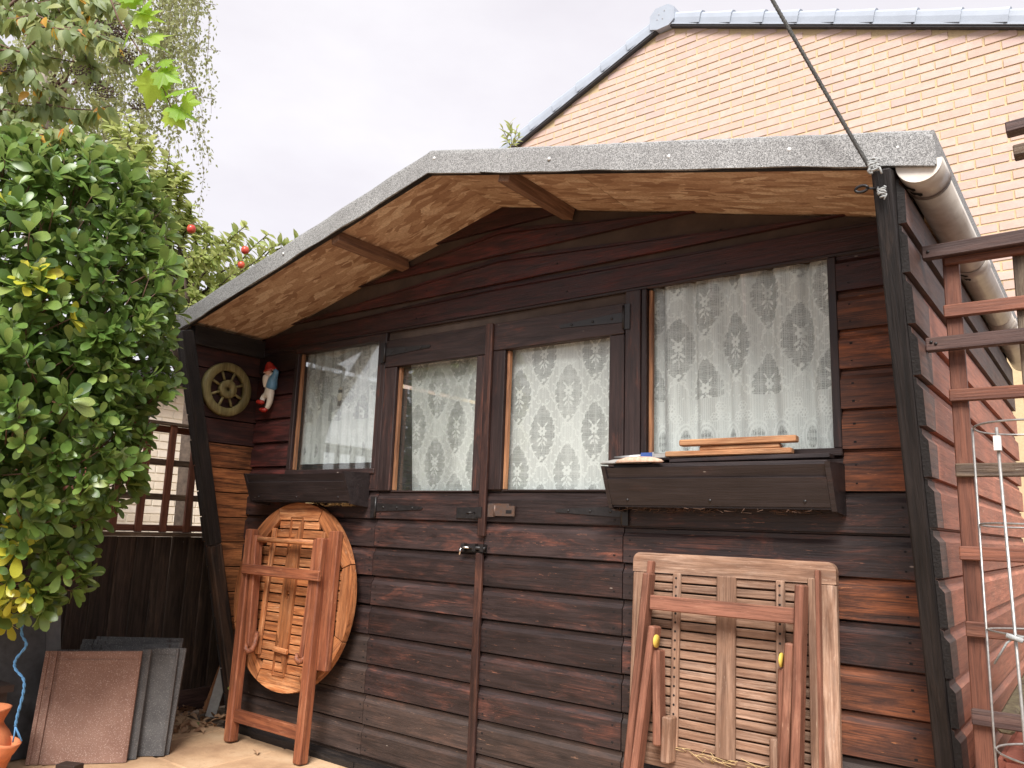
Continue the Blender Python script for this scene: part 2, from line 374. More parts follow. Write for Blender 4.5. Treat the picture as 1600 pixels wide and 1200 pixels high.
def mat_paver():
    t = NT('buff sandstone paving'); v = t.coords((1, 1, 1), 'Object', True)
    n1 = t.noise(v, 4, 6, .65); n2 = t.noise(v, 45, 5, .7)
    c = t.ramp(n1, [(.3, (.33, .20, .115)), (.5, (.48, .31, .18)), (.7, (.57, .40, .25))])
    c = t.mix(t.ramp(n2, [(.58, 0), (.72, .6)]), c, (.24, .15, .09))
    return t.done(t.pbr(c, .85, t.bump(n2, .5, .006), .3))
M['paver'] = mat_paver()
def mat_tile(name, a, b, speck):
    t = NT(name); v = t.coords((1, 1, 1), 'Object', True)
    n1 = t.noise(v, 6, 6, .6); n2 = t.voro(v, 430, 'F1', 'Color'); sp = t.n('SeparateColor'); t.l(n2, sp.inputs[0])
    c = t.mix(t.ramp(n1, [(.35, 0), (.65, 1)]), a, b)
    c = t.mix(t.ramp(sp.outputs[0], [(.86, 0), (.93, .65)]), c, speck)
    n3 = t.noise(v, 9, 2, .4); c = t.mix(t.ramp(n3, [(.70, 0), (.74, .85)]), c, tuple(x * .3 for x in a))
    return t.done(t.pbr(c, .8, t.bump(sp.outputs[0], .5, .003), .35))
M['tile_brown'] = mat_tile('brown concrete tile', (.21, .115, .085), (.28, .165, .125), (.48, .36, .3))
M['tile_grey'] = mat_tile('dark grey concrete tile', (.062, .06, .060), (.115, .112, .110), (.22, .21, .20))
def mat_leaf(name, cols, rough=.4, trans=.35, attr=True, spec=.5):
    t = NT(name)
    f = t.math('ADD', t.n('Attribute', attribute_name='tint').outputs['Fac'], 0.0) if attr else t.rnd()
    k = len(cols); c = t.ramp(f, [(i / (k - 1), c_) for i, c_ in enumerate(cols)])
    v = t.coords((1, 1, 1), 'Object', not attr)
    nz = t.noise(v, 30, 3); c = t.mix(t.ramp(nz, [(.35, .35), (.65, 0)]), c, tuple(x * .6 for x in cols[0]))
    p = t.pbr(c, rough, None, spec)
    tr = t.n('BsdfTranslucent'); bright = t.mix(.5, c, tuple(min(1, x * 1.6) for x in cols[-1])); t.l(bright, tr.inputs[0])
    m = t.n('MixShader'); m.inputs[0].default_value = trans; t.l(p, m.inputs[1]); t.l(tr.outputs[0], m.inputs[2])
    return t.done(m.outputs[0])
def leafpair(key, name, cols, **kw):
    M[key] = mat_leaf(name, cols, attr=True, **kw); M[key + '_one'] = mat_leaf(name + ' single', cols, attr=False, **kw)
leafpair('lf_shrub', 'glossy evergreen leaf', [(.055, .115, .026), (.112, .205, .042), (.195, .300, .066), (.35, .43, .12)], rough=.32, trans=.28)
leafpair('lf_shrub_y', 'yellowed evergreen leaf', [(.42, .46, .05), (.58, .55, .06), (.70, .60, .07)], rough=.35, trans=.3)
leafpair('lf_ovate', 'grey green ovate leaf', [(.12, .18, .065), (.19, .26, .09), (.28, .33, .12), (.38, .40, .13)], rough=.5, trans=.35)
leafpair('lf_autumn', 'turning leaf', [(.50, .16, .02), (.55, .30, .03), (.60, .42, .05)], rough=.5, trans=.4)
leafpair('lf_vine', 'bright lobed vine leaf', [(.20, .36, .03), (.29, .47, .05), (.42, .56, .07)], rough=.45, trans=.5)
leafpair('lf_apple', 'yellow green apple leaf', [(.18, .27, .07), (.29, .37, .10), (.40, .45, .15), (.50, .52, .20)], rough=.5, trans=.4)
leafpair('lf_birch', 'small birch leaf', [(.20, .23, .09), (.30, .33, .14), (.40, .40, .19)], rough=.6, trans=.4)
leafpair('lf_dead', 'dead leaf', [(.24, .12, .06), (.34, .19, .10), (.42, .27, .16)], rough=.8, trans=.1)
def mat_lace():
    t = NT('white lace net'); a = t.n('Attribute', attribute_name='lace').outputs['Fac']
    d = t.n('BsdfDiffuse'); d.inputs[0].default_value = (.93, .93, .915, 1)
    tl = t.n('BsdfTranslucent'); tl.inputs[0].default_value = (.8, .79, .76, 1)
    ms = t.n('MixShader'); ms.inputs[0].default_value = .08; t.l(d.outputs[0], ms.inputs[1]); t.l(tl.outputs[0], ms.inputs[2])
    tr = t.n('BsdfTransparent'); m2 = t.n('MixShader'); t.l(a, m2.inputs[0]); t.l(tr.outputs[0], m2.inputs[1]); t.l(ms.outputs[0], m2.inputs[2])
    return t.done(m2.outputs[0])
M['lace'] = mat_lace()
def mat_glass(dust=.05):
    t = NT('dusty window glass'); tr = t.n('BsdfTransparent'); tr.inputs[0].default_value = (.95, .97, .96, 1)
    gl = t.n('BsdfGlossy'); gl.inputs['Roughness'].default_value = .03
    fr = t.n('Fresnel'); fr.inputs[0].default_value = 1.5
    m = t.n('MixShader'); t.l(t.math('MULTIPLY', fr.outputs[0], .45), m.inputs[0]); t.l(tr.outputs[0], m.inputs[1]); t.l(gl.outputs[0], m.inputs[2])
    df = t.n('BsdfDiffuse'); df.inputs[0].default_value = (.75, .74, .71, 1)
    nz = t.noise(t.coords((1, 1, 1)), 5, 5, .6)
    m2 = t.n('MixShader'); t.l(t.math('MULTIPLY', t.ramp(nz, [(.35, .3), (.7, 1)]), dust * 2), m2.inputs[0]); t.l(m.outputs[0], m2.inputs[1]); t.l(df.outputs[0], m2.inputs[2])
    return t.done(m2.outputs[0])
M['glass'] = mat_glass(.018)

# ================================================================== SETTING
ground = MB().box(-150, 150, -150, 150, -.5, -.03).build('ground', M['soil']); tag(ground, kind='structure')
patio = empty('patio', (0, 0, -.03)); tag(patio, kind='structure')
slab_me = {}
for i in range(8):
    for j in range(6):
        x0 = -1.93 + i * .455; y0 = -.045 - (j + 1) * .455
        if x0 > 1.5: continue
        zz = random.uniform(-.003, .003)
        b = bmesh.new(); bmesh.ops.create_cube(b, size=1)
        bmesh.ops.scale(b, vec=(.447, .447, .04), verts=b.verts); bmesh.ops.bevel(b, geom=b.edges[:], offset=.006, segments=1, affect='EDGES')
        if 'm' not in slab_me:
            me = bpy.data.meshes.new('paving_slab'); b.to_mesh(me); me.materials.append(M['paver']); slab_me['m'] = me
        b.free()
        link('paving_slab', slab_me['m'], patio, (x0 + .2275, y0 + .2275, -.02 + zz))
tag(MB().box(-1.94, 1.7, -2.8, -.03, -.045, -.012).build('slab_jointing', M['soil'], patio))

# ------------------------------------------------------------------ brickwork
def visible_brick(c, poly=None):
    px, py, d = project(c)
    return -30 < px < 1630 and -30 < py < 1230
def brick_wall(parent, M0, inside, mat, nparts, seen, thick=.012, L=.215, H=.065, j=.010, proud=.006, xr=(-6, 6), zr=(0, 7), core=None):
    """M0: wall frame (x along, -y outward, z up). Returns nothing; bricks become parts, the remainder one stuff part."""
    me = MB(); h = .0022
    me.add([(-L/2, 0, -H/2), (L/2, 0, -H/2), (L/2, 0, H/2), (-L/2, 0, H/2), (-L/2 + h, -thick, -H/2 + h), (L/2 - h, -thick, -H/2 + h), (L/2 - h, -thick, H/2 - h), (-L/2 + h, -thick, H/2 - h)],
           [(4, 5, 6, 7), (0, 1, 5, 4), (1, 2, 6, 5), (2, 3, 7, 6), (3, 0, 4, 7)])
    bme = me.mesh('brick', [mat])
    cand = []; px, pz = L + j, H + j
    for r in range(int(zr[0] / pz), int(zr[1] / pz) + 1):
        z = (r + .5) * pz
        for k in range(int(xr[0] / px) - 1, int(xr[1] / px) + 2):
            x = (k + (.5 if r % 2 else 0)) * px
            if not (inside(x - L/2, z - H/2) and inside(x + L/2, z + H/2) and inside(x - L/2, z + H/2) and inside(x + L/2, z - H/2)): continue
            jit = Matrix.Translation((x + random.uniform(-.003, .003), random.uniform(-.002, .002), z + random.uniform(-.0015, .0015))) @ Matrix.Rotation(random.uniform(-.006, .006), 4, 'Y')
            W = M0 @ jit; c = W.translation
            s = 0
            if seen(c):
                s = 1.0 / project(c)[2]
            cand.append((s, W))
    cand.sort(key=lambda q: -q[0])
    n = 0; rest = []
    for s, W in cand:
        if s > 0 and n < nparts:
            link('brick', bme, parent, matrix=W); n += 1
        else: rest.append(W)
    if rest:
        base = np.array([tuple(v.co) for v in bme.vertices]); fs = [tuple(p.vertices) for p in bme.polygons]
        mats = np.array([[list(r_) for r_ in W] for W in rest])
        vs = np.einsum('nij,kj->nki', mats[:, :3, :3], base) + mats[:, None, :3, 3]
        nb = len(base); F = [tuple(i + b_ * nb for i in f) for b_ in range(len(rest)) for f in fs]
        m2 = bpy.data.meshes.new('brickwork'); m2.from_pydata(vs.reshape(-1, 3).tolist(), [], F); m2.materials.append(mat)
        at = m2.attributes.new('tint', 'FLOAT', 'POINT'); at.data.foreach_set('value', np.repeat(rng.random(len(rest)), nb))
        o = link('brickwork', m2, parent); o['kind'] = 'stuff'

# house with the gable end behind the shed
ANG = R(-1.49)
AP = Vector((-1.304, 4.162, 6.09))          # apex on the gable plane
HM = Matrix.Translation((AP.x, AP.y, 0)) @ Matrix.Rotation(ANG, 4, 'Z')
PITCH = .408; HALF = 3.55
house = thing('brick_house', 'peach brick house gable with blue grey verge caps rising behind the shed', 'house', (AP.x, AP.y, -.03), (0, 0, ANG))
def gable_in(x, z): return abs(x) < HALF and z < AP.z - .06 - abs(x) * PITCH
def roofline_seen(c):
    px, py, d = project(c)
    if not (-20 < px < 1625 and -20 < py < 420): return False
    if px < 655: lim = 236
    else: lim = 240 - (px - 655) * .051
    if px > 1460: lim = 200 + (px - 1460) * 2.25
    return py < lim + 14
gm = MB(); e = AP.z - HALF * PITCH
gm.prism([(-HALF, -.03), (HALF, -.03), (HALF, e - .03), (0, AP.z - .04), (-HALF, e - .03)], 0, .3, 'y')
gm.build('wall', M['mortar'], house, world=True, matrix=HM)
brick_wall(house, HM, gable_in, M['brick'], 300, roofline_seen, thick=.0055, L=.214, H=.0635, j=.0115, xr=(-HALF, HALF), zr=(2.4, 6.3))
rm = MB()
for s in (-1, 1):
    rm.prism([(0, AP.z + .02), (s * (HALF + .3), AP.z + .02 - (HALF + .3) * PITCH), (s * (HALF + .3), AP.z - .09 - (HALF + .3) * PITCH), (0, AP.z - .09)], -.03, 8, 'y')
rm.build('roof', M['verge_dark'], house, matrix=HM)
hb = MB(); hb.box(-HALF, -HALF + .3, .3, 8, -.03, e); hb.box(HALF - .3, HALF, .3, 8, -.03, e); hb.build('side_wall', M['brick'], house, matrix=HM)
# dry verge caps: folded plastic pieces stepping down both slopes
def verge_piece(L):
    mb = MB(); N = 6; rings = []
    for (u, gsc) in ((0, .90), (L * .6, 1.05), (L, 1.24)):
        prof = [(-.060 * gsc, -.085), (-.064 * gsc, -.03), (-.060 * gsc, .012 * gsc), (-.044 * gsc, .036 * gsc), (-.01, .052 * gsc), (.06, .05 * gsc), (.10, .03)]
        rings.append([(u + (.028 * (1 - ((z + .085) / .14)) if u > .9 * L else 0) - .02, y, z) for y, z in prof])
    v = [p for r_ in rings for p in r_]; n = 7; f = []
    for k in range(2):
        for i in range(n - 1): f.append((k * n + i, k * n + i + 1, (k + 1) * n + i + 1, (k + 1) * n + i))
    mb.add(v, f, smooth=False)
    # lower lip and thickness of the visible end
    mb.add([(u - .001, y + .014, z - .010) for (u, y, z) in rings[2]] + rings[2], [(i, i + 1, i + 1 + n, i + n) for i in range(n - 1)])
    mb.box(0, L, -.066, -.05, -.098, -.084)
    return mb.mesh('verge_cap', [M['verge']])
vl = .335; vme = verge_piece(vl + .02)
th = math.atan(PITCH)
for s in (-1, 1):
    for k in range(11):
        d0 = .10 + k * vl
        x = s * d0 * math.cos(th); z = AP.z - d0 * math.sin(th) + .0
        if s > 0: Mv = HM @ Matrix.Translation((x, 0, z)) @ Matrix.Rotation(th, 4, 'Y')
        else: Mv = HM @ Matrix.Translation((x, 0, z)) @ Matrix.Rotation(-th, 4, 'Y') @ Matrix.Scale(-1, 4, (1, 0, 0))
        link('verge_cap', vme, house, matrix=Mv)
    um = MB(); um.box(.05, 4.0, -.055, -.004, -.115, -.099)
    Mv = HM @ Matrix.Translation((0, 0, AP.z)) @ Matrix.Rotation(th if s > 0 else math.pi - th, 4, 'Y')
    if s < 0: Mv = HM @ Matrix.Translation((0, 0, AP.z)) @ Matrix.Rotation(-th, 4, 'Y') @ Matrix.Scale(-1, 4, (1, 0, 0))
    um.build('verge_soffit', M['verge_dark'], house, matrix=Mv)
cp = MB(); cp.prism([(-.135, -.125), (-.05, -.155), (.075, -.15), (.135, -.10), (.135, .03), (.07, .085), (-.07, .085), (-.135, .02)], -.082, .12, 'y')
cp.build('ridge_end_cap', M['verge'], house, matrix=HM @ Matrix.Translation((0, 0, AP.z - .005)))
for dx, dz in ((-.03, .0), (.03, .02), (-.05, -.05), (.01, -.06)):
    MB().box(-.006, .006, -.086, -.080, -.006, .006).build('screw', M['chrome'], house, matrix=HM @ Matrix.Translation((dx, 0, AP.z + dz)))

# ================================================================== THE SHED
LX, RX = -1.53, 1.52               # inner faces of the cheek walls
FY = -.45                          # front edge of the roof
def soff(x): return 2.257 - .245 * abs(x - .02)
shed = thing('garden_shed', 'dark stained timber shed with glazed double doors and deep gabled roof overhang', 'shed', (0, .8, 0))
T0, T1 = .018, .007
def ship(z0, z1):                   # shiplap section, y outwards negative
    h = z1 - z0
    return [(0, z0), (-T0, z0), (-T0, z0 + h * .71), (-T1, z0 + h * .83), (-T1, z1 - .0075), (-.001, z1 - .004), (-.001, z1 + .0002), (0, z1 + .0002)]
def board(x0, x1, z0, z1, mat, parent, name='board', cut=None, yoff=0.0):
    """front board; cut(x) gives the height above which the board is sawn off along the roof slope"""
    mb = MB(); n = 8
    xs = [x0, x1]
    if cut:
        xs = sorted(set([x0, x1] + [x for x in (.02,) if x0 < x < x1]))
    vs = []; fs = []
    wob = random.uniform(-.0012, .0012)
    for x in xs:
        for (y, z) in ship(z0, z1):
            zz = z + wob
            if cut: zz = min(zz, cut(x))
            vs.append((x - x0, y + yoff, zz - z0))
    for k in range(len(xs) - 1):
        for i in range(n): fs.append((k * n + i, k * n + (i + 1) % n, (k + 1) * n + (i + 1) % n, (k + 1) * n + i))
    fs += [tuple(range(n))[::-1], tuple(range((len(xs) - 1) * n, len(xs) * n))]
    mb.add(vs, fs)
    o = mb.build(name, mat, parent, (x0, 0, z0)); return o
PZ = .118; Z0 = .99
def zl(k): return Z0 - PZ * k
nails = MB()
def nail(x, z, y=-T0 - .0005): 
    r = random.uniform(.0025, .004); nails.box(x - r, x + r, y - .001, y + .002, z - r * .7, z + r * .7)
def nail_row(x0, x1, z0):
    for x in (x0, x1):
        nail(x, z0 + .02); nail(x, z0 + .072)

# --- front wall boards
WL = (-1.212, -.65, 1.205, 1.772); WR = (.683, 1.285, 1.232, 1.802)
DL = (-.598, -.002); DR = (.002, .596)
for k in range(0, 9):               # below the windows
    z0 = max(zl(k), .03); z1 = zl(k - 1)
    m = M['board_dark'] if k < 5 else M['board_low']
    board(LX, DL[0] - .003, z0, z1, m, shed); nail_row(DL[0] - .02, LX + .03, z0)
    mr = M['board_dark'] if k in (0, 1) else (M['board_dark'] if k % 3 == 0 else M['board_red'])
    if k < 6 and mr is M['board_red']:
        board(.600, .985, z0, z1, M['board_dark'], shed); board(.9855, RX, z0, z1, mr, shed)
    else: board(.600, RX, z0, z1, M['board_dark'] if k < 6 else M['board_low'], shed)
    nail_row(.625, 1.46, z0)
for k in (-1, ):                    # beside the sills
    board(LX, WL[0] - .03, zl(k), zl(k - 1), M['board_gable'], shed); board(1.31, RX, zl(k), zl(k - 1), M['board_red'], shed); nail_row(1.345, 1.5, zl(k))
    board(WL[0] - .03, DL[0] - .003, zl(k), WL[2] - .0, M['board_dark'], shed)
    board(.66, 1.31, zl(k), WR[2] - .0, M['board_dark'], shed)
for k in range(-2, -7, -1):         # beside the windows
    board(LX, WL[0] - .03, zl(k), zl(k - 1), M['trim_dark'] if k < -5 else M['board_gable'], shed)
    board(1.31, RX, zl(k), zl(k - 1), M['board_red'] if k > -6 else M['board_gable'], shed); nail_row(1.345, 1.5, zl(k))
cutf = lambda x: soff(x) + .004
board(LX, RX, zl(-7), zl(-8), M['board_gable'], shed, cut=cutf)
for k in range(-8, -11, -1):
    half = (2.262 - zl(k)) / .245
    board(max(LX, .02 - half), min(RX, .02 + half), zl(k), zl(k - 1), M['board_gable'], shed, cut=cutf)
for k in range(-7, -10, -1):
    for x in (-1.0, -.4, .3, 1.0):
        if abs(x) < (2.2 - zl(k)) / .245: nail(x + random.uniform(-.05, .05), zl(k) + .03)
# header, sills, jambs, frame behind
def tr(name, x0, x1, z0, z1, y0=-.022, y1=0, mat='trim_dark', parent=None):
    if x1 - x0 >= z1 - z0: return bar(name, (x0, (y0 + y1) / 2, (z0 + z1) / 2), (x1, (y0 + y1) / 2, (z0 + z1) / 2), z1 - z0, y1 - y0, (0, -1, 0), M[mat], parent or shed)
    return bar(name, ((x0 + x1) / 2, (y0 + y1) / 2, z0), ((x0 + x1) / 2, (y0 + y1) / 2, z1), x1 - x0, y1 - y0, (0, -1, 0), M[mat], parent or shed)
tr('header', LX + .002, RX - .002, 1.806, 1.822, -.013, -.0005)
tr('door_jamb', .602, .660, 1.112, 1.804, -.024, 0)
tr('door_jamb', -.648, -.602, 1.112, 1.804, -.019, 0)
ln = MB()                           # lining and studs behind the boards, with the openings left free
for (x0, x1, z0, z1) in ((LX, RX, 0, 1.10), (LX, WL[0] - .028, 1.10, 1.81), (WL[1] + .003, -.53, 1.10, 1.81), (-.072, .07, 1.10, 1.81), (.538, WR[0] - .02, 1.10, 1.81), (WR[1] + .028, RX, 1.10, 1.81), (WL[0] - .028, WL[1] + .003, 1.10, WL[2] - .004), (WR[0] - .02, WR[1] + .028, 1.10, WR[2] - .004), (-.53, -.072, 1.655, 1.81), (.07, .538, 1.655, 1.81)):
    ln.box(x0, x1, .001, .012, z0, z1)
ln.prism([(LX, 1.81), (RX, 1.81), (RX, soff(RX) - .002), (.02, 2.253), (LX, soff(LX) - .002)], .001, .012, 'y')
ln.build('wall_lining', M['interior'], shed)
# --- windows
def window(x0, x1, z0, z1, jl=.028, jr=.026, lab=None):
    wn = empty('window', ((x0 + x1) / 2, 0, z0)); wn.parent = shed; wn.matrix_parent_inverse = wmat(shed).inverted()
    tr('frame', x0 - jl, x0 - .001, z0 - .002, z1 + .002, -.020, .03, parent=wn)
    tr('frame', x1 + .001, x1 + jr, z0 - .002, z1 + .002, -.020, .03, parent=wn)
    tr('sill', x0 - jl, x1 + jr, z0 - .026, z0 - .0025, -.026, .03, parent=wn)
    if z1 < 1.79: tr('head', x0 - jl, x1 + jr, z1 + .002, 1.8055, -.017, .03, parent=wn)
    tr('bead', x0, x0 + .014, z0, z1, -.004, .014, 'bead_orange', wn)
    MB().box(x0, x1, .0155, .019, z0 - .001, z1).build('glass_pane', M['glass'], wn)
    return wn
window(*WL); window(*WR, jl=.020)
# --- double doors
def door(x0, x1, gx0, gx1, gz0, gz1, hinge_side):
    d = empty('door', ((x0 + x1) / 2, 0, .03)); d.parent = shed; d.matrix_parent_inverse = wmat(shed).inverted()
    for k in range(0, 9):
        z0 = max(zl(k), .035); board(x0, x1, z0, zl(k - 1) - (.004 if k == 0 else 0), M['board_dark'] if k < 7 else M['board_low'], d)
        nail_row(x0 + .025, x1 - .03, z0)
    y0 = -.021
    tr('stile', x0, gx0 - .001, gz0 - .002, gz1, y0, 0, parent=d); tr('stile', gx1 + .001, x1, gz0 - .002, gz1, y0, 0, parent=d)
    tr('top_rail', x0, x1, gz1 + .002, 1.765, y0 - .002, 0, parent=d)
    tr('bead', gx0, gx0 + .013, gz0, gz1, -.006, .014, 'bead_orange', d)
    tr('glazing_bar', gx0, gx1, gz0 - .008, gz0 - .0005, -.012, .014, parent=d)
    MB().box(gx0, gx1, .0155, .019, gz0, gz1).build('glass_pane', M['glass'], d)
    for zc in (1.712, 1.036):
        s = hinge_side; xb = x0 - .004 if s < 0 else x1 + .004
        hp = MB(); yy = y0 - .0052 if zc > 1.5 else -T0 - .004
        tip = xb - s * .27
        hp.prism([(xb - s * .008, zc - .018), (tip, zc - .006), (tip - s * .006, zc), (tip, zc + .006), (xb - s * .008, zc + .018)], yy, yy + .004, 'y')
        hp.box(min(xb, xb + s * .022), max(xb, xb + s * .022), -.0285, -.0245, zc - .045, zc + .045)
        hp.tube([(xb - s * .003, yy - .002, zc - .042), (xb - s * .003, yy - .002, zc + .042)], .005, 8)
        for q in (.05, .13, .22): hp.ball((xb - s * q, yy - .001, zc), (.005, .003, .005), 8)
        hp.build('hinge', M['black_iron'], d)
    return d
dl = door(DL[0], DL[1], -.526, -.074, 1.108, 1.642, -1)
dr = door(DR[0], DR[1], .070, .537, 1.112, 1.652, 1)
# meeting strips, staple, hasp and bolt
tr('cover_strip', -.018, .016, .935, 1.764, -.040, -.0245, 'strip_red', dl)
tr('cover_strip', -.027, .006, .035, .872, -.034, -.0195, 'strip_red', dl)
tr('staple_plate', -.142, -.030, .998, 1.042, -.023, -.0165, 'black_iron', dl)
sp = MB(); sp.tube([(-.03, -.042, 1.022), (-.035, -.062, 1.022), (-.05, -.066, 1.02), (-.058, -.05, 1.018)], .004, 8); sp.box(-.028, .002, -.044, -.0405, 1.004, 1.044); sp.build('staple', M['black_iron'], dl)
hs = MB(); hs.box(.022, .056, -.030, -.0265, 1.008, 1.054); hs.box(.058, .150, -.033, -.0275, 1.012, 1.05); hs.tube([(.057, -.031, 1.01), (.057, -.031, 1.052)], .005, 8); hs.box(.022, .12, -.0265, -.0165, 1.044, 1.058)
hs.build('hasp', M['rust_iron'], dr)
MB().box(.112, .138, -.0345, -.0328, 1.022, 1.034).build('hasp_slot', M['nail'], dr)
bt = MB(); bt.box(-.102, .018, -.024, -.0165, .873, .903); bt.tube([(-.095, -.033, .893), (.020, -.033, .889)], .0075, 10)
for xx in (-.085, -.03, .008): bt.box(xx - .008, xx + .008, -.042, -.024, .878, .905)
bt.build('tower_bolt', M['black_iron'], dl)
MB().tube([(-.050, -.044, .890), (-.088, -.046, .893), (-.092, -.047, .885), (-.092, -.048, .862)], .0045, 8).build('bolt_handle', M['chrome'], dl)
nails.build('nail_heads', M['nail'], shed)['kind'] = 'stuff'

# --- cheek walls and slanted posts
def slant(z): return -.263 * z - .002
def cheek_boards(xin, sgn, zoff, yback, mats):
    k = 0; z = .03
    zs = [zoff + PZ * i for i in range(-12, 20)]; zs = [q for q in zs if -.1 < q < 2.0]
    for z0 in zs:
        z1 = min(z0 + PZ, 1.80); z0 = max(z0, .02)
        if z1 - z0 < .02: continue
        mb = MB(); prof = [(random.uniform(-.001, .001), z0 + .0045), (-T0, z0 + .002), (-T0, z1 - .003), (-T1, z1 - .001), (-.004, z1 - .001), (random.uniform(-.0005, .002), z1 - .004)]; n = 6; vs = []; fs = []
        wob = random.uniform(-.003, .003)
        segs = [(None, yback)]
        for yfun in (lambda z_: slant(z_) + .004 + wob, lambda z_: yback):
            for (y, z_) in prof: vs.append((xin + sgn * (0.001 + -y), yfun(z_), z_))
        for i in range(n): fs.append((i, (i + 1) % n, n + (i + 1) % n, n + i))
        fs += [tuple(range(n))[::-1], tuple(range(n, 2 * n))]
        mb.add(vs, fs); me = mb.mesh('board', [mats(z0), M['endgrain']])
        for p in me.polygons:
            if p.normal.y < -.8: p.material_index = 1
        c = Vector((xin, 0, z0)); me.transform(Matrix.Translation(-c))
        link('board', me, shed, c)
# right: outside face seen; stained in front, redder behind the trellis
YT = -.235
def cheek_split(xin, sgn, zoff):
    zs = [zoff + PZ * i for i in range(-12, 20)]
    for z0 in zs:
        z1 = min(z0 + PZ, 1.86); z0 = max(z0, .02)
        if z1 - z0 < .03: continue
        for part in (0, 1):
            mb = MB(); prof = ship(z0, z1); n = 8; vs = []; fs = []
            wob = random.uniform(-.003, .003); split = max(YT, slant(z0) + .05) if False else None
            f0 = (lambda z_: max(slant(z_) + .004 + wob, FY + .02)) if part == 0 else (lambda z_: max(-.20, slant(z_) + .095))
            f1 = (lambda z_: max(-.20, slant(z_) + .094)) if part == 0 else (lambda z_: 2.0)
            for fn in (f0, f1):
                for (y, z_) in prof: vs.append((xin + sgn * (0.001 - y), fn(z_), z_))
            for i in range(n): fs.append((i, (i + 1) % n, n + (i + 1) % n, n + i))
            fs += [tuple(range(n))[::-1], tuple(range(n, 2 * n))]
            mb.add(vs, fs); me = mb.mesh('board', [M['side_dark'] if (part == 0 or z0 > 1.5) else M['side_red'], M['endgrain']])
            if part == 0:
                for p in me.polygons:
                    if p.normal.y < -.8: p.material_index = 1
            c = Vector((xin, 0, z0)); me.transform(Matrix.Translation(-c)); link('side_board', me, shed, c)
POSTW = .042
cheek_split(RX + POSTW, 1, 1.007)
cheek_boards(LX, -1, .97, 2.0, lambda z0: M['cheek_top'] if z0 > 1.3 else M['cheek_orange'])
def slant_post(x0, x1, zt, mat, low=None):
    d = .062
    a = Vector(((x0 + x1) / 2, slant(0) + d / 2, .0)); b = Vector(((x0 + x1) / 2, slant(zt) + d / 2, zt))
    if low:
        mid = a.lerp(b, .46)
        bar('corner_post', a, mid, x1 - x0, d, (0, -1, .2), M[low], shed, .006); return bar('corner_post', mid + (b - a) * .0005, b, x1 - x0, d, (0, -1, .2), M[mat], shed, .004)
    return bar('corner_post', a, b, x1 - x0, d, (0, -1, .2), M[mat], shed, .004)
MB().prism([(slant(0) + .03, 0), (2.0, 0), (2.0, 1.78), (slant(1.78) + .03, 1.78)], LX - .020, LX - .0165, 'x').build('cheek_dark_backing', M['nail'], shed)  # black sheet added behind the boards for the shade in their gaps
slant_post(RX, RX + POSTW, 1.845, 'post_black')
slant_post(LX, LX + .046, 1.83, 'post_black', 'post_brown')
# rear, floor and inner sides so that the windows look into a real room
rb = MB(); rb.box(LX, RX + POSTW, 1.98, 2.0, 0, 1.9); rb.box(LX + .002, RX, .02, 1.98, .0, .03); rb.box(RX + .003, RX + .012, .03, 1.98, 0, 1.88)
rb.prism([(LX, 1.9), (RX + POSTW, 1.9), (.02, 2.25)], 1.98, 2.0, 'y'); rb.build('room_shell', M['interior'], shed)
# blackened bearer and plinth scraps along the foot of the wall
pl = MB()
xx = LX + .02
while xx < RX:
    L_ = random.uniform(.2, .5); y0 = -.035 - random.uniform(0, .03); pl.box(xx, min(xx + L_, RX), y0, -.002, -.02, random.uniform(.012, .034)); xx += L_ + .004
pl.build('plinth', M['post_black'], shed)

# --- roof
roof = empty('roof', (.02, .6, 2.257)); roof.parent = shed; roof.matrix_parent_inverse = wmat(shed).inverted()
def slope_pt(x, dz): return soff(x) + dz
XL, XR = -1.60, 1.648
def osb(xa, xb, name='osb_panel'):
    mb = MB(); c = ((xa + xb) / 2, 0, soff((xa + xb) / 2))
    mb.prism([(xa - c[0], soff(xa) - c[2]), (xb - c[0], soff(xb) - c[2]), (xb - c[0], soff(xb) + .018 - c[2]), (xa - c[0], soff(xa) + .018 - c[2])], FY + .012, 2.1, 'y')
    mb.build(name, M['osb'], roof, c)
for xa, xb in ((XL + .02, -.562), (-.560, .0195), (.0205, .612), (.614, XR - .02)): osb(xa, xb)
def felt_top(xa, xb, ya, yb, dz=0.0):
    mb = MB(); mb.prism([(xa, soff(xa) + .020 + dz), (xb, soff(xb) + .020 + dz), (xb, soff(xb) + .060), (xa, soff(xa) + .060)], ya, yb, 'y'); return mb
for xa, xb in ((XL, .02), (.02, XR)): felt_top(xa, xb, FY + .002, 2.12).build('roof_felt', M['felt'], roof)
# front fascia wrapped in felt, four lapped strips with slightly wavy edges
def fascia(xa, xb, lap):
    mb = MB(); n = max(2, int((xb - xa) / .05)); vs = []; fs = []
    seed = random.random() * 9
    for i in range(n + 1):
        x = xa + (xb - xa) * i / n
        wob = .0018 * math.sin(x * 11 + seed) + .0010 * math.sin(x * 29 + seed)
        yb = FY - .004 - lap + .002 * math.sin(x * 23 + seed)
        zt = soff(x) + .066 + lap * .5; zb = soff(x) - .026 + wob
        vs += [(x, FY + .03, zt + .001), (x, yb + .012, zt), (x, yb + .002, zt - .008), (x, yb, zt - .02), (x, yb - .001, zb), (x, FY + .004, zb)]
    m_ = 6
    for i in range(n):
        for j in range(m_ - 1): fs.append((i * m_ + j, i * m_ + j + 1, (i + 1) * m_ + j + 1, (i + 1) * m_ + j))
        fs.append((i * m_ + m_ - 1, i * m_, (i + 1) * m_, (i + 1) * m_ + m_ - 1))
    fs += [tuple(range(m_))[::-1], tuple(range(n * m_, n * m_ + m_))]
    mb.add(vs, fs); mb.build('felt_strip', M['felt'], roof)
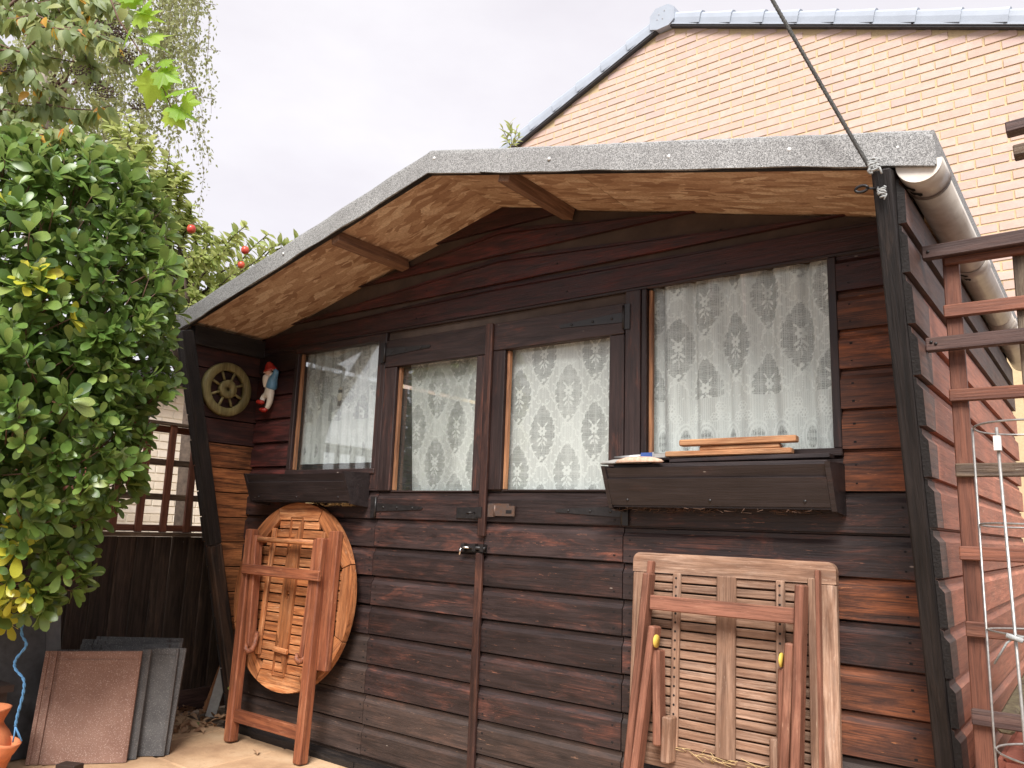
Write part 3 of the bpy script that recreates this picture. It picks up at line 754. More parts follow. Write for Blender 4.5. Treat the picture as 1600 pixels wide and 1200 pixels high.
for xa, xb, lp in ((XL, .020, 0), (.022, .268, .0012), (.262, .792, 0), (.786, XR + .003, .0018)): fascia(xa, xb, lp)
# felt folded down the right eave
eb = MB(); eb.box(XR - .001, XR + .006, FY - .004, 2.12, soff(XR) - .024, soff(XR) + .062); eb.build('felt_strip', M['felt'], roof)
eb = MB(); eb.box(XL - .006, XL + .001, FY - .004, 2.12, soff(XL) - .024, soff(XL) + .062); eb.build('felt_strip', M['felt'], roof)
for x, dz in ((.56, .015), (.98, .012), (1.32, .022), (1.575, .02), (.05, .03), (-.8, .02)):
    MB().lathe([(0, -.0015), (.006, -.0015), (.0065, 0), (0, .0005)], 10, Matrix.Rotation(R(90), 4, 'X')).build('clout_nail', M['white_clout'], roof, (x, FY - .0075, soff(x) + dz))
# black batten under the front edge
for xa, xb in ((XL + .01, .018), (.022, XR - .01)):
    bar('fascia_batten', (xa, FY + .012, soff(xa) - .014), (xb, FY + .012, soff(xb) - .014), .024, .024, (0, 0, 1), M['post_black'], roof, .002)
# purlin noggins
for (xc, wd) in ((-.515, .046), (.35, .048)):
    a = 1 if xc > 0 else -1
    bar('noggin', (xc, FY + .03, soff(xc) - .024), (xc, .0 - .017, soff(xc) - .024), wd, .046, (a * .245, 0, 1), M['noggin'], roof, .002)
# eave trim under the soffit at the left, where the cheek meets the roof
bar('eave_rail', (LX + .012, FY + .04, soff(LX) - .055), (LX + .012, -.018, soff(LX) - .055), .045, .09, (0, 0, 1), M['post_black'], shed)
bar('eave_rail', (RX + .02, FY + .08, soff(RX) - .03), (RX + .02, -.018, soff(RX) - .03), .03, .05, (0, 0, 1), M['post_black'], shed)
# --- gutter
GX, GZ, GR = RX + .096, 1.853, .047
gut = empty('gutter', (GX, FY + .02, GZ)); gut.parent = shed; gut.matrix_parent_inverse = wmat(shed).inverted()
def halfpipe(y0, y1, r, th=.003, n=14):
    mb = MB(); vs = []; fs = []
    for y in (y0, y1):
        for rr in (r, r - th):
            for i in range(n + 1):
                a = math.pi + math.pi * i / n; vs.append((GX + rr * math.cos(a), y, GZ + rr * math.sin(a)))
    m_ = n + 1
    for i in range(n):
        fs += [(i, i + 1, 2 * m_ + i + 1, 2 * m_ + i), (m_ + i, m_ + i + 1, 3 * m_ + i + 1, 3 * m_ + i), (i, i + 1, m_ + i + 1, m_ + i), (2 * m_ + i, 2 * m_ + i + 1, 3 * m_ + i + 1, 3 * m_ + i)]
    fs += [(0, m_, 3 * m_, 2 * m_), (n, m_ + n, 3 * m_ + n, 2 * m_ + n)]
    mb.add(vs, fs, None, True); return mb
halfpipe(FY + .02, 1.1, GR).build('gutter_length', M['gutter'], gut); halfpipe(1.101, 2.1, GR).build('gutter_length', M['gutter'], gut)
halfpipe(FY + .012, FY + .12, GR + .004).build('end_collar', M['gutter'], gut)
halfpipe(.34, .44, GR + .004).build('bracket', M['gutter'], gut); halfpipe(1.2, 1.28, GR + .004).build('bracket', M['gutter'], gut)
halfpipe(FY + .105, FY + .122, GR + .0055).build('collar_rim', M['gutter_dark'], gut)
ec = MB(); n = 16; ec.prism([(GX + (GR + .003) * math.cos(math.pi + math.pi * i / n), GZ + (GR + .003) * math.sin(math.pi + math.pi * i / n)) for i in range(n + 1)], FY + .006, FY + .0115, 'y')
ec.build('end_cap', M['upvc'], gut)
for i, (y0, a0, a1) in enumerate(((FY + .045, 215, 250), (FY + .075, 230, 262), (.36, 220, 262), (.40, 245, 265))):
    mb = MB(); vs = []; fs = []
    for j in range(5):
        a = R(a0 + (a1 - a0) * j / 4); 
        for y in (y0, y0 + .012 + .01 * (j % 2)): vs.append((GX + (GR + .0052) * math.cos(a), y, GZ + (GR + .0052) * math.sin(a)))
    for j in range(4): fs.append((2 * j, 2 * j + 1, 2 * j + 3, 2 * j + 2))
    mb.add(vs, fs).build('grime_mark', M['nail'], gut)
# hook eye at the head of the right post
hk = MB(); hy = slant(1.795); hk.tube([(RX + .01, hy - .001, 1.795), (RX - .012, hy - .012, 1.797)], .003, 8)
hk.tube([(RX - .022 + .014 * math.cos(a), hy - .014, 1.797 + .008 * math.sin(a)) for a in [2 * math.pi * i / 14 for i in range(15)]], .0035, 6)
hk.build('hook_eye', M['black_iron'], shed)

# ================================================================== CURTAINS
def lace_tile():
    P = 1.25                                       # px per mm
    Wt, Ht = int(160 * P), int(210 * P)  # the whole tile is laid 1.42 times larger
    yy, xx = np.mgrid[0:Ht, 0:Wt].astype(float); X = xx / P; Y = yy / P
    D = .68 + .17 * (np.sin(2 * np.pi * X / 3.6) > .2)         # ribbed sheer ground
    # open hexagonal net inside drop-shaped medallions
    def medal(cx, cy, r=1.0):
        dx = (X - cx + 80) % 160 - 80; dy = (Y - cy + 105) % 210 - 105
        wv = 40 * r * np.cos(np.clip(dy / (78 * r), -1, 1) * np.pi / 2) ** .8
        return (np.abs(dx) < wv) & (np.abs(dy) < 78 * r), dx, dy
    for (gx_, gy_) in ((40, 165), (120, 60)):
        pass
    net = .42 + .40 * ((np.sin(2 * np.pi * X / 7.4) * np.sin(2 * np.pi * Y / 7.4)) ** 2 < .14)
    for c in ((40, 60), (120, 165)):
        m_, dx, dy = medal(*c); D = np.where(m_, net * .88, D)
    def stamp(x, y, rx, ry=None, ang=0.0, v=.97):
        ry = ry or rx; dx = (X - x + 80) % 160 - 80; dy = (Y - y + 105) % 210 - 105
        ca, sa = math.cos(ang), math.sin(ang); u = dx * ca + dy * sa; w_ = -dx * sa + dy * ca
        m_ = (u / rx) ** 2 + (w_ / ry) ** 2 < 1; D[m_] = v
    def curve(pts, r):
        for (x, y) in pts: stamp(x, y, r)
    for (cx, cy) in ((40, 60), (120, 165)):
        for s in (-1, 1):                           # leafy borders
            for i in range(46):
                q = -1 + 2 * i / 45; x = cx + s * (42 * math.cos(q * math.pi / 2) ** .8 + 2); y = cy + 80 * q
                stamp(x, y, 1.7)
                if i % 3 == 1:
                    a = math.atan2(1, s * .8 * (1 if i % 2 else -1)); off = 5 * (1 if i % 2 else -1)
                    stamp(x + off, y - 2, 5.2, 2.3, a + q)
        for k in range(6):                          # flower at the heart
            a = k * math.pi / 3; stamp(cx + 8 * math.cos(a), cy + 8 * math.sin(a) - 6, 6.2, 4.2, a)
        stamp(cx, cy - 6, 3, v=.55)
        for s in (-1, 1):
            stamp(cx + s * 10, cy + 16, 9, 3.2, s * .7); stamp(cx + s * 8, cy + 28, 7, 2.6, s * 1.0); stamp(cx + s * 12, cy - 24, 7, 2.6, -s * .8)
        for i in range(22): stamp(cx + 1.5 * math.sin(i * .5), cy + 6 + i * 2, 1.2)
        for s in (-1, 1):                           # curled tendrils above and below
            for i in range(30):
                a = i / 29 * 4.6; rr = 9 * (1 - i / 44); curve([(cx + s * (13 + rr * math.cos(a)), cy - 88 + rr * math.sin(a))], 1.5)
                curve([(cx + s * (10 + rr * .8 * math.cos(a)), cy + 84 - rr * .8 * math.sin(a))], 1.4)
        for k in range(5): stamp(cx, cy + 92 + k * 5, 1.6)
        for s in (-1, 1):                           # loose sprigs in the sheer ground
            for i in range(16): stamp(cx + 80 + s * (6 + i * 1.4), cy - 30 + i * 2.6 + 4 * math.sin(i * .6), 1.3)
            for i in range(5): stamp(cx + 80 + s * (10 + i * 4.5), cy - 26 + i * 9, 5.5, 2.2, s * .9 + (.8 if i % 2 else -.5))
        stamp(cx + 80, cy - 40, 6, 4.5); stamp(cx + 80, cy + 26, 4.5, 3.5)
        for k in range(5):
            a = math.pi * (k / 4); stamp(cx + 8 * math.cos(a), cy + 80 + 7 * math.sin(a), 4.6, 2.2, a)
    return np.clip(D, 0, 1), P
TILE, TP = lace_tile()
def curtain(x0, x1, z0, z1, folds, amp, label, phase=0.0, scallop=False, sweep=0.0, off=(0, 0), gain=1.0):
    step = .0019; nx = int((x1 - x0) / step) + 1; nz = int((z1 - z0) / step) + 1
    u = np.linspace(0, 1, nx); v = np.linspace(0, 1, nz); U, V = np.meshgrid(u, v)
    Wd = x1 - x0
    fold = np.sin(2 * np.pi * folds * (U + sweep * (1 - V) * U) + phase) + .5 * np.sin(2 * np.pi * folds * 2.3 * U + 1.7 + 2 * V)
    Y = .040 + amp * fold * (.6 + .4 * V)
    Xw = x0 + Wd * U + amp * .4 * np.cos(2 * np.pi * folds * U + phase)
    Zw = z0 + (z1 - z0) * V + 0 * U
    if sweep: Xw = np.maximum(Xw, x0 + sweep * Wd * .12 * (1 - V))
    stretch = 1.0 + 9 * amp * folds / 6
    su = (U * Wd * 1000 * stretch / 1.42 + off[0]) * TP; sv = ((1 - V) * (z1 - z0) * 1000 / 1.42 + off[1]) * TP
    if scallop:                                   # large roses and scallops near the lower hem
        pass
    iu = su.astype(int) % TILE.shape[1]; iv = sv.astype(int) % TILE.shape[0]
    A = TILE[iv, iu].copy()
    if scallop:
        zz = (V * (z1 - z0) * 1000); xx = U * Wd * 1000 * stretch
        band = zz < 200
        per = 92.0; dx = (xx % per) - per / 2; 
        g = .72 + .16 * (np.sin(2 * np.pi * xx / 3.2) > .2)
        B = np.where(band, g, A)
        for (cy, ra, rb, t_) in ((62, 34, 56, .13), (62, 24, 42, .16), (62, 13, 26, .22)):
            q = (dx / ra) ** 2 + ((zz - cy) / rb) ** 2; B = np.where(band & (np.abs(q - 1) < t_), .96, B)
        q = (dx / 21) ** 2 + ((zz - 62) / 37) ** 2
        hexn = .32 + .5 * ((np.sin(2 * np.pi * xx / 7) * np.sin(2 * np.pi * zz / 7)) ** 2 < .1)
        B = np.where(band & (q < .8), hexn, B)
        for k in range(14):
            a = k / 14 * 2 * np.pi; q = ((dx - 41 * np.cos(a)) / 5) ** 2 + ((zz - 62 - 63 * np.sin(a)) / 5) ** 2; B = np.where(band & (np.abs(q - .7) < .35), .97, B)
        dx2 = ((xx + per / 2) % per) - per / 2
        for (rx, ry, cy) in ((0, 0, 150), (17, -14, 150), (-17, -14, 150), (0, 20, 150)):
            for k in range(6):
                a = k * np.pi / 3; q = ((dx2 - rx - 9 * np.cos(a)) / 7.5) ** 2 + ((zz - cy - ry - 9 * np.sin(a)) / 7.5) ** 2
                B = np.where(band & (q < 1) & (q > .25), .97, np.where(band & (q < .25), .7, B))
        A = B
    A = np.clip(A * gain + .02 * rng.standard_normal(A.shape), .05, 1)
    A = np.clip(A + .10 * (np.gradient(fold, axis=1) * nx / (2 * np.pi * folds) > .75), 0, 1)
    vs = np.stack([Xw - (x0 + x1) / 2, Y - .040, Zw - z1], -1).reshape(-1, 3)
    idx = np.arange(nx * nz).reshape(nz, nx); q = np.stack([idx[:-1, :-1], idx[:-1, 1:], idx[1:, 1:], idx[1:, :-1]], -1).reshape(-1, 4)
    me = bpy.data.meshes.new('lace_curtain'); me.vertices.add(len(vs)); me.vertices.foreach_set('co', vs.astype(np.float32).ravel())
    me.loops.add(q.size); me.loops.foreach_set('vertex_index', q.astype(np.int32).ravel()); me.polygons.add(len(q))
    me.polygons.foreach_set('loop_start', np.arange(0, q.size, 4, dtype=np.int32)); me.update(calc_edges=True)
    me.polygons.foreach_set('use_smooth', np.ones(len(q), dtype=bool))
    at = me.attributes.new('lace', 'FLOAT', 'POINT'); at.data.foreach_set('value', A.astype(np.float32).ravel())
    me.materials.append(M['lace']); o = link('lace_curtain', me, None, ((x0 + x1) / 2, .040, z1))
    tag(o, label, 'curtain', 'lace curtains in the shed windows'); return o
curtain(WL[0] - .01, WL[1] + .01, WL[2] + .03, WL[3] + .02, 7, .012, 'gathered lace curtain in the small left window above the round table', .3, True, off=(20, 30))
curtain(-.50, -.06, 1.10, 1.67, 1.5, .003, 'flat lace panel in the left shed door, gapping at its lower corner', 1.0, sweep=1.0, off=(0, 60), gain=1.02)
curtain(.06, .55, 1.10, 1.68, 1.2, .003, 'flat lace panel in the right shed door beside the hasp', 2.0, off=(90, 20), gain=1.05)
curtain(WR[0] - .01, WR[1] + .02, WR[2] - .02, WR[3] + .02, 5, .016, 'gathered lace curtain in the large right window behind the wood offcuts', 0.0, True, off=(40, 0), gain=1.08)

# ================================================================== WINDOW BOXES
def window_box(x0, x1, label, lid=False):
    t = thing('window_box', label, 'window box', ((x0 + x1) / 2, -.02, 1.05))
    yt, yb, zt, zb = -.165, -.118, 1.172, 1.056
    def yy(z): return yb + (yt - yb) * (z - zb) / (zt - zb)
    f = MB(); zg = 1.137
    f.prism([(yy(zb), zb), (yy(zg) - .001, zg), (yy(zg) + .006, zg + .002), (yy(zt) + .004, zt), (yy(zt) + .018, zt), (yy(zb) + .014, zb)], x0 + .001, x1 - .001, 'x'); f.build('front_panel', M['box_dark'], t)
    for xa, xb in ((x0 - .014, x0), (x1, x1 + .014)):
        e_ = MB(); e_.prism([(-.019, 1.035), (yb + .004, 1.045), (yt - .004, zt + .006), (-.019, zt + .012)], xa, xb, 'x'); e_.build('end_panel', M['box_dark'], t)
    b_ = MB(); b_.box(x0 + .002, x1 - .002, -.112, -.02, 1.050, 1.062); b_.build('bottom_panel', M['box_dark'], t)
    b_ = MB(); b_.box(x0 + .002, x1 - .002, -.034, -.0195, 1.063, 1.184); b_.build('back_panel', M['box_dark'], t)
    s_ = MB(); s_.box(x0 + .004, x1 - .004, -.098, -.036, 1.064, 1.145); s_.build('potting_soil', M['soil'], t)
    for q in (.06, .34, .62):
        MB().ball((x0 + q, yy(1.07) - .001, 1.072), (.005, .003, .005), 8).build('screw', M['black_iron'], t)
    return t
window_box(-1.345, -.664, 'empty dark window box under the small left window')
window_box(.612, 1.300, 'dark window box under the large right window, loaded with offcuts')
lid = bar('loose_board', (.80, -.062, 1.199), (1.292, -.062, 1.203), .052, .014, (0, 0, 1), M['box_dark']); tag(lid, 'thin black board lying across the back of the right window box', 'board')
lid2 = bar('prop_board', (.62, -.10, 1.180), (1.295, -.10, 1.180), .05, .014, (0, 0, 1), M['box_dark']); tag(lid2, 'wider black board set along the right window box top', 'board')
for (xa, xb, ya, yb, z, h, lab) in ((.79, 1.185, -.082, -.070, 1.218, .017, 'longest bare wood offcut at the bottom of the stack on the window box'),
                                 (.90, 1.15, -.066, -.066, 1.2345, .014, 'short middle wood offcut in the stack on the window box'),
                                 (.838, 1.20, -.080, -.072, 1.2525, .020, 'top bare wood offcut of the stack on the window box')):
    tag(bar('wood_offcut', (xa, ya, z), (xb, yb, z + .002), .032, h, (0, 0, 1), M['offcut'], None, .003), lab, 'wood offcut', 'offcuts on the window box')
st = MB(); n = 28
def blob(cx, cy, z0, rx, ry, h, mats_):
    vs = [(0, 0, h)]; fs = []
    for k, (s, zz) in enumerate(((.55, h * .9), (.9, h * .5), (1.0, h * .15), (.95, 0))):
        for j in range(n):
            a = 2 * math.pi * j / n; vs.append((rx * s * math.cos(a) * (1 + .05 * math.sin(3 * a)), ry * s * math.sin(a), zz))
    for j in range(n): fs.append((0, 1 + j, 1 + (j + 1) % n))
    for k in range(3):
        for j in range(n): fs.append((1 + k * n + j, 1 + (k + 1) * n + j, 1 + (k + 1) * n + (j + 1) % n, 1 + k * n + (j + 1) % n))
    return vs, fs
vs, fs = blob(0, 0, 0, .10, .035, .016, None); st.add(vs, fs, None, True)
tag(st.build('flat_stone', M['stone_grey'], None, (.665, -.118, 1.1875)), 'thin grey flat stone on the right window box corner', 'stone')
st = MB(); vs, fs = blob(0, 0, 0, .085, .03, .02, None); st.add(vs, fs, None, True)
tag(st.build('flat_stone', M['stone_tan'], None, (.725, -.150, 1.1875)), 'tan speckled flat stone overlapping the grey one on the window box', 'stone')
pb = thing('paintbrush', 'small paintbrush with blue ferrule lying beside the flat stones', 'paintbrush', (.72, -.07, 1.2))
MB().box(.700, .742, -.088, -.062, 1.2075, 1.226).build('ferrule', M['brush_blue'], pb); MB().box(.742, .748, -.089, -.061, 1.2075, 1.227).build('band', M['brush_metal'], pb)
MB().tube([(.60, -.085, 1.212), (.64, -.08, 1.214), (.70, -.076, 1.216)], [.004, .006, .007], 10).build('handle', M['brush_metal'], pb)
MB().box(.748, .80, -.086, -.064, 1.209, 1.222).build('bristles', M['stone_grey'], pb)

# bits of old nest and cobweb hanging under the boxes
for (xa, xb, zz, yy_) in ((-.90, -.668, 1.046, -.10), (.60, 1.29, 1.046, -.10)):
    mb = MB()
    for i in range(46 if xb < 0 else 60):
        p = Vector((random.uniform(xa, xb), random.uniform(-.115, -.03), zz + .004)); mb.tube([p, p + Vector((random.gauss(0, .012), random.gauss(0, .008), -random.uniform(.002, .016))), p + Vector((random.gauss(0, .025), random.gauss(0, .012), -random.uniform(.0, .014)))], .0009, 4)
    tag(mb.build('nest_wisps', M['straw'] if xb < 0 else M['twig']), 'dry nest wisps caught under the %s window box' % ('left' if xb < 0 else 'right'), 'straw', kind='stuff')

# ================================================================== TABLES
LEAN = R(-3)
def local_bar(t, name, a, b, wd, w0, w1, mat, bev=.003):
    """piece in table space: a, b = (u, v) ends, wd across, w0..w1 distance out from the wall"""
    w_ = (w0 + w1) / 2
    return bar(name, (a[0], -w_, a[1]), (b[0], -w_, b[1]), wd, abs(w1 - w0), (0, -1, 0), M[mat], t, bev, world=False)
def strip_holes(u0, u1, v0, v1, holes, r, w0, w1, name, mat, t, rv=None, axis=0):
    """vertical strip pierced by real holes"""
    mb = MB(); rv = rv or r; N = 24; uc = (u0 + u1) / 2
    edges = [v0] + [(holes[i] + holes[i + 1]) / 2 for i in range(len(holes) - 1)] + [v1]
    for i, hc in enumerate(holes):
        a, b = edges[i], edges[i + 1]
        ring_o = []; ring_i = []
        for j in range(N):
            an = 2 * math.pi * j / N; c, s = math.cos(an), math.sin(an)
            k = min((u1 - uc) / abs(c) if abs(c) > 1e-6 else 9, ((b - hc) if s > 0 else (hc - a)) / abs(s) if abs(s) > 1e-6 else 9)
            ring_o.append((uc + c * k, hc + s * k)); ring_i.append((uc + r * c, hc + rv * s))
        for (cu, cv) in ((u0, a), (u1, a), (u0, b), (u1, b)):
            j = min(range(N), key=lambda q: abs((math.atan2(cv - hc, cu - uc) - 2 * math.pi * q / N + math.pi) % (2 * math.pi) - math.pi)); ring_o[j] = (cu, cv)
        vs = [(p[0], -w1, p[1]) for p in ring_o] + [(p[0], -w1, p[1]) for p in ring_i] + [(p[0], -w0, p[1]) for p in ring_i] + [(p[0], -w0, p[1]) for p in ring_o]
        fs = []
        for j in range(N):
            k = (j + 1) % N
            fs += [(j, k, N + k, N + j), (N + j, N + k, 2 * N + k, 2 * N + j)]
        mb.add(vs, fs)
    mb.add([(u0, -w1, v0), (u0, -w1, v1), (u0, -w0, v1), (u0, -w0, v0)], [(0, 1, 2, 3)]); mb.add([(u1, -w1, v0), (u1, -w1, v1), (u1, -w0, v1), (u1, -w0, v0)], [(0, 1, 2, 3)])
    mb.add([(u0, -w1, v0), (u1, -w1, v0), (u1, -w0, v0), (u0, -w0, v0)], [(0, 1, 2, 3)]); mb.add([(u0, -w1, v1), (u1, -w1, v1), (u1, -w0, v1), (u0, -w0, v1)], [(0, 1, 2, 3)])
    # keep the grain along the strip: rotate so that local x runs along v
    me = mb.mesh(name, [M[mat]]); c = Vector((uc, 0, (v0 + v1) / 2))
    Rm = Matrix(((0, -1, 0), (0, 0, -1), (1, 0, 0))).to_4x4()   # local x->v(z), y->-u, z->-y(out)
    me.transform((Matrix.Translation(c) @ Rm).inverted()); o = link(name, me, t, world=False, matrix=Matrix.Translation(c) @ Rm); return o

# --- round folding table, underside towards us
RT0 = Vector((-1.043, -.100, 0.0))
rt = thing('round_table', 'round slatted folding table leaning folded against the left shed wall', 'table', RT0, (LEAN, 0, 0))
VC, RO, HI = .640, .412, .330
def octr(an):                        # inner octagon radius
    k = math.pi / 4; a = (an + k / 2) % k - k / 2; return HI / math.cos(a)
for s in range(8):
    a0 = s * math.pi / 4 - math.pi / 8 + math.pi / 4 * 0 ; a1 = a0 + math.pi / 4 - .012
    mb = MB(); N = 9; vs = []; fs = []
    for w_ in (.0, .024):
        for i in range(N):
            a = a0 + (a1 - a0) * i / (N - 1)
            vs += [((RO - (.003 if w_ else 0)) * math.cos(a), -w_, (RO - (.003 if w_ else 0)) * math.sin(a)), (octr(a) * math.cos(a), -w_, octr(a) * math.sin(a))]
    B = 2 * N
    for i in range(N - 1):
        j = 2 * i
        fs += [(j, j + 1, j + 3, j + 2), (B + j, B + j + 2, B + j + 3, B + j + 1), (j, j + 2, B + j + 2, B + j), (j + 1, B + j + 1, B + j + 3, j + 3)]
    e_ = 2 * (N - 1); fs += [(0, 1, B + 1, B), (e_, B + e_, B + e_ + 1, e_ + 1)]
    mb.add(vs, fs)
    ac = (a0 + a1) / 2; Q = Matrix.Rotation(-ac - math.pi / 2, 4, 'Y')
    me = mb.mesh('frame_segment', [M['table_gold']]); me.transform(Q.inverted()); link('frame_segment', me, rt, world=False, matrix=Matrix.Translation((0, 0, VC)) @ Q)
ns = 16
for i in range(ns):
    v = -HI + (i + .5) * (2 * HI / ns); vv = max(abs(v + .018), abs(v - .018))
    hw = HI if vv < HI * math.tan(math.pi / 8) else HI - (vv - HI * math.tan(math.pi / 8))
    local_bar(rt, 'slat', (-hw, VC + v), (hw, VC + v), 2 * HI / ns - .0055, .002, .017, 'table_gold', .002)
strip_holes(-.048, .036, VC - HI - .012, VC + HI + .012, [VC], .013, .0175, .030, 'centre_strip', 'table_gold', rt, .02)
local_bar(rt, 'support_batten', (-.160, VC + .29), (-.168, VC - .27), .026, .018, .034, 'table_gold'); local_bar(rt, 'support_batten', (.19, VC + .28), (.20, VC - .27), .026, .018, .034, 'table_gold')
local_bar(rt, 'centre_block', (-.042, VC - .232), (.052, VC - .236), .022, .0305, .046, 'table_gold')
local_bar(rt, 'edge_batten', (.285, VC + .288), (.302, VC - .28), .060, .0255, .055, 'table_red')
local_bar(rt, 'leg', (-.272, .918), (-.222, .0), .046, .045, .092, 'table_red', .005)
local_bar(rt, 'leg', (.238, .895), (.258, .0), .046, .045, .092, 'table_red', .005)
local_bar(rt, 'inner_leg', (-.226, .890), (-.176, .40), .030, .046, .088, 'table_red', .004)
local_bar(rt, 'inner_leg', (.208, .888), (.202, .40), .026, .046, .088, 'table_red', .004)
local_bar(rt, 'cross_rail', (-.258, .738), (.285, .738), .044, .0925, .110, 'table_red')
local_bar(rt, 'foot_rail', (-.206, .110), (.232, .112), .052, .058, .082, 'table_red')
mb = MB(); mb.tube([(-.215, -.070, .874), (.21, -.070, .874)], .0125, 12); mb.build('dowel', M['table_gold'], rt, world=False)
for uh in (-.148, .205):
    mb = MB(); mb.tube([(uh, -.058, .47), (uh + .002, -.066, .415), (uh + .006, -.078, .392), (uh + .002, -.094, .385), (uh - .008, -.102, .398), (uh - .012, -.098, .420)], [.010, .012, .014, .013, .011, .006], 10); mb.build('hook', M['table_red'], rt, world=False)
# --- square folding table
ST0 = Vector((.9825, -.100, 0.0))
sq = thing('square_table', 'square silvered slatted folding table leaning under the right window box', 'table', ST0, (LEAN, 0, 0))
def sb(name, a, b, wd, w0, w1, mat, bev=.003): return local_bar(sq, name, (a[0] - .9825, a[1]), (b[0] - .9825, b[1]), wd, w0, w1, mat, bev)
def rounded_rail(v0, v1, top):
    mb = MB(); r = .024; u0, u1 = -.3125, .3125; pts = []
    cv = v1 - r if top else v0 + r
    if top:
        for i in range(6): a = R(180 - 90 * i / 5); pts.append((u0 + r + r * math.cos(a), cv + r * math.sin(a)))
        for i in range(6): a = R(90 - 90 * i / 5); pts.append((u1 - r + r * math.cos(a), cv + r * math.sin(a)))
        pts += [(u1, v0), (u0, v0)]
    else:
        for i in range(6): a = R(180 + 90 * i / 5); pts.append((u0 + r + r * math.cos(a), cv + r * math.sin(a)))
        for i in range(6): a = R(270 + 90 * i / 5); pts.append((u1 - r + r * math.cos(a), cv + r * math.sin(a)))
        pts += [(u1, v1), (u0, v1)]
    mb.prism(pts, -.024, 0, 'y'); b = bmesh.new(); me = mb.mesh('end_rail', [M['table_grey']]); b.from_mesh(me)
    bmesh.ops.bevel(b, geom=[e for e in b.edges if all(abs(v.co.y + .024) < 1e-4 for v in e.verts)], offset=.004, segments=2, affect='EDGES'); b.to_mesh(me); b.free()
    c = (v0 + v1) / 2; me.transform(Matrix.Translation((0, 0, -c))); link('end_rail', me, sq, (0, 0, c), world=False)
rounded_rail(.848, .908, True); rounded_rail(.288, .347, False)
sb('side_rail', (.700, .3475), (.700, .8475), .060, 0, .0235, 'table_grey', .004); sb('side_rail', (1.265, .3475), (1.265, .8475), .060, 0, .0235, 'table_grey', .004)
for i in range(18):
    v = .3475 + (i + .5) * .5 / 18; sb('slat', (.731, v), (1.234, v), .0228, .004, .017, 'table_grey', .002)
sb('centre_strip', (.983, .345), (.983, .851), .058, .0175, .031, 'table_grey')
for u in (.824, 1.1425):
    sb('adjuster_strip', (u, .348), (u, .850), .025, .0175, .031, 'table_grey')
    mb = MB()
    for i in range(19): mb.lathe([(0, 0), (.0036, 0)], 10, Matrix.Translation((u - .9825, -.0315, .835 - .0262 * i)) @ Matrix.Rotation(R(90), 4, 'X'))
    mb.build('peg_hole_discs', M['nail'], sq, world=False)['kind'] = 'stuff'  # flat dark discs laid on the strip for the shade inside the holes
sb('leg', (.743, .883), (.672, .0), .018, .026, .052, 'table_pink'); sb('leg', (.757, .845), (.687, .0), .022, .054, .104, 'table_pink', .004)
sb('leg', (.778, .690), (.697, .0), .024, .050, .098, 'table_pink', .004); sb('strut', (.786, .622), (.796, .355), .024, .040, .085, 'table_pink', .004)
sb('block', (.823, .438), (.821, .312), .028, .0315, .080, 'table_grey', .004)
sb('cross_rail', (.766, .759), (1.206, .758), .043, .070, .092, 'table_pink')
sb('leg', (1.237, .862), (1.2415, .0), .020, .026, .058, 'table_grey'); sb('leg', (1.219, .842), (1.186, .0), .024, .054, .104, 'table_pink', .004)
sb('leg', (1.188, .686), (1.150, .0), .024, .050, .098, 'table_pink', .004); sb('strut', (1.164, .618), (1.160, .33), .022, .040, .085, 'table_pink', .004)
sb('block', (1.138, .434), (1.138, .31), .024, .0315, .078, 'table_grey', .004); sb('edge_strip', (1.251, .885), (1.250, .30), .012, .0245, .052, 'table_pink')
for u, v in ((.792, .648), (1.172, .640)):
    mb = MB(); mb.lathe([(0, -.002), (.019, -.002), (.019, .002), (0, .002)], 18, Matrix.Rotation(R(90), 4, 'Y')); mb.build('washer', M['yellow_plastic'], sq, (u - .9825 - (.0 if u < 1 else .006), -.090, v), world=False)
stw = MB()
for i in range(26):
    u = random.gauss(.99, .07) - .9825; v = .345 + random.uniform(-.012, .006); a = random.uniform(0, math.pi); l_ = random.uniform(.012, .045)
    p = Vector((u, -.030, v)); d = Vector((math.cos(a) * l_, -random.uniform(.0, .012), math.sin(a) * l_ * .35)); stw.tube([p - d, p + Vector((0, -.006, .004)), p + d], .0009, 5)
o = stw.build('straw_wisps', M['straw'], None, RT0 * 0); o.matrix_world = Matrix.Translation(ST0) @ Matrix.Rotation(LEAN, 4, 'X'); tag(o, 'wisps of straw caught on the lower rail of the square table', 'straw', kind='stuff')

# ================================================================== ORNAMENTS
wh = thing('wagon_wheel', 'small olive gilt wagon wheel ornament hung on the left cheek wall', 'ornament', (LX + .004, -.205, 1.588), (0, R(90), 0))
def on_wheel(mb, name, mat='wheel'): mb.build(name, M[mat], wh, world=False)
mb = MB(); mb.lathe([(.132, 0), (.132, .026), (.128, .030), (.095, .030), (.092, .026), (.092, 0)], 40, closed=True); on_wheel(mb, 'rim')
mb = MB(); mb.lathe([(.010, .004), (.044, .004), (.046, .032), (.042, .036), (.011, .036)], 28, closed=True); on_wheel(mb, 'hub')
for k in range(8):
    a = R(22 + 45 * k); mb = MB(); mb.tube([(.040 * math.cos(a), .040 * math.sin(a), .018), (.099 * math.cos(a), .099 * math.sin(a), .018)], .0066, 8); on_wheel(mb, 'spoke')

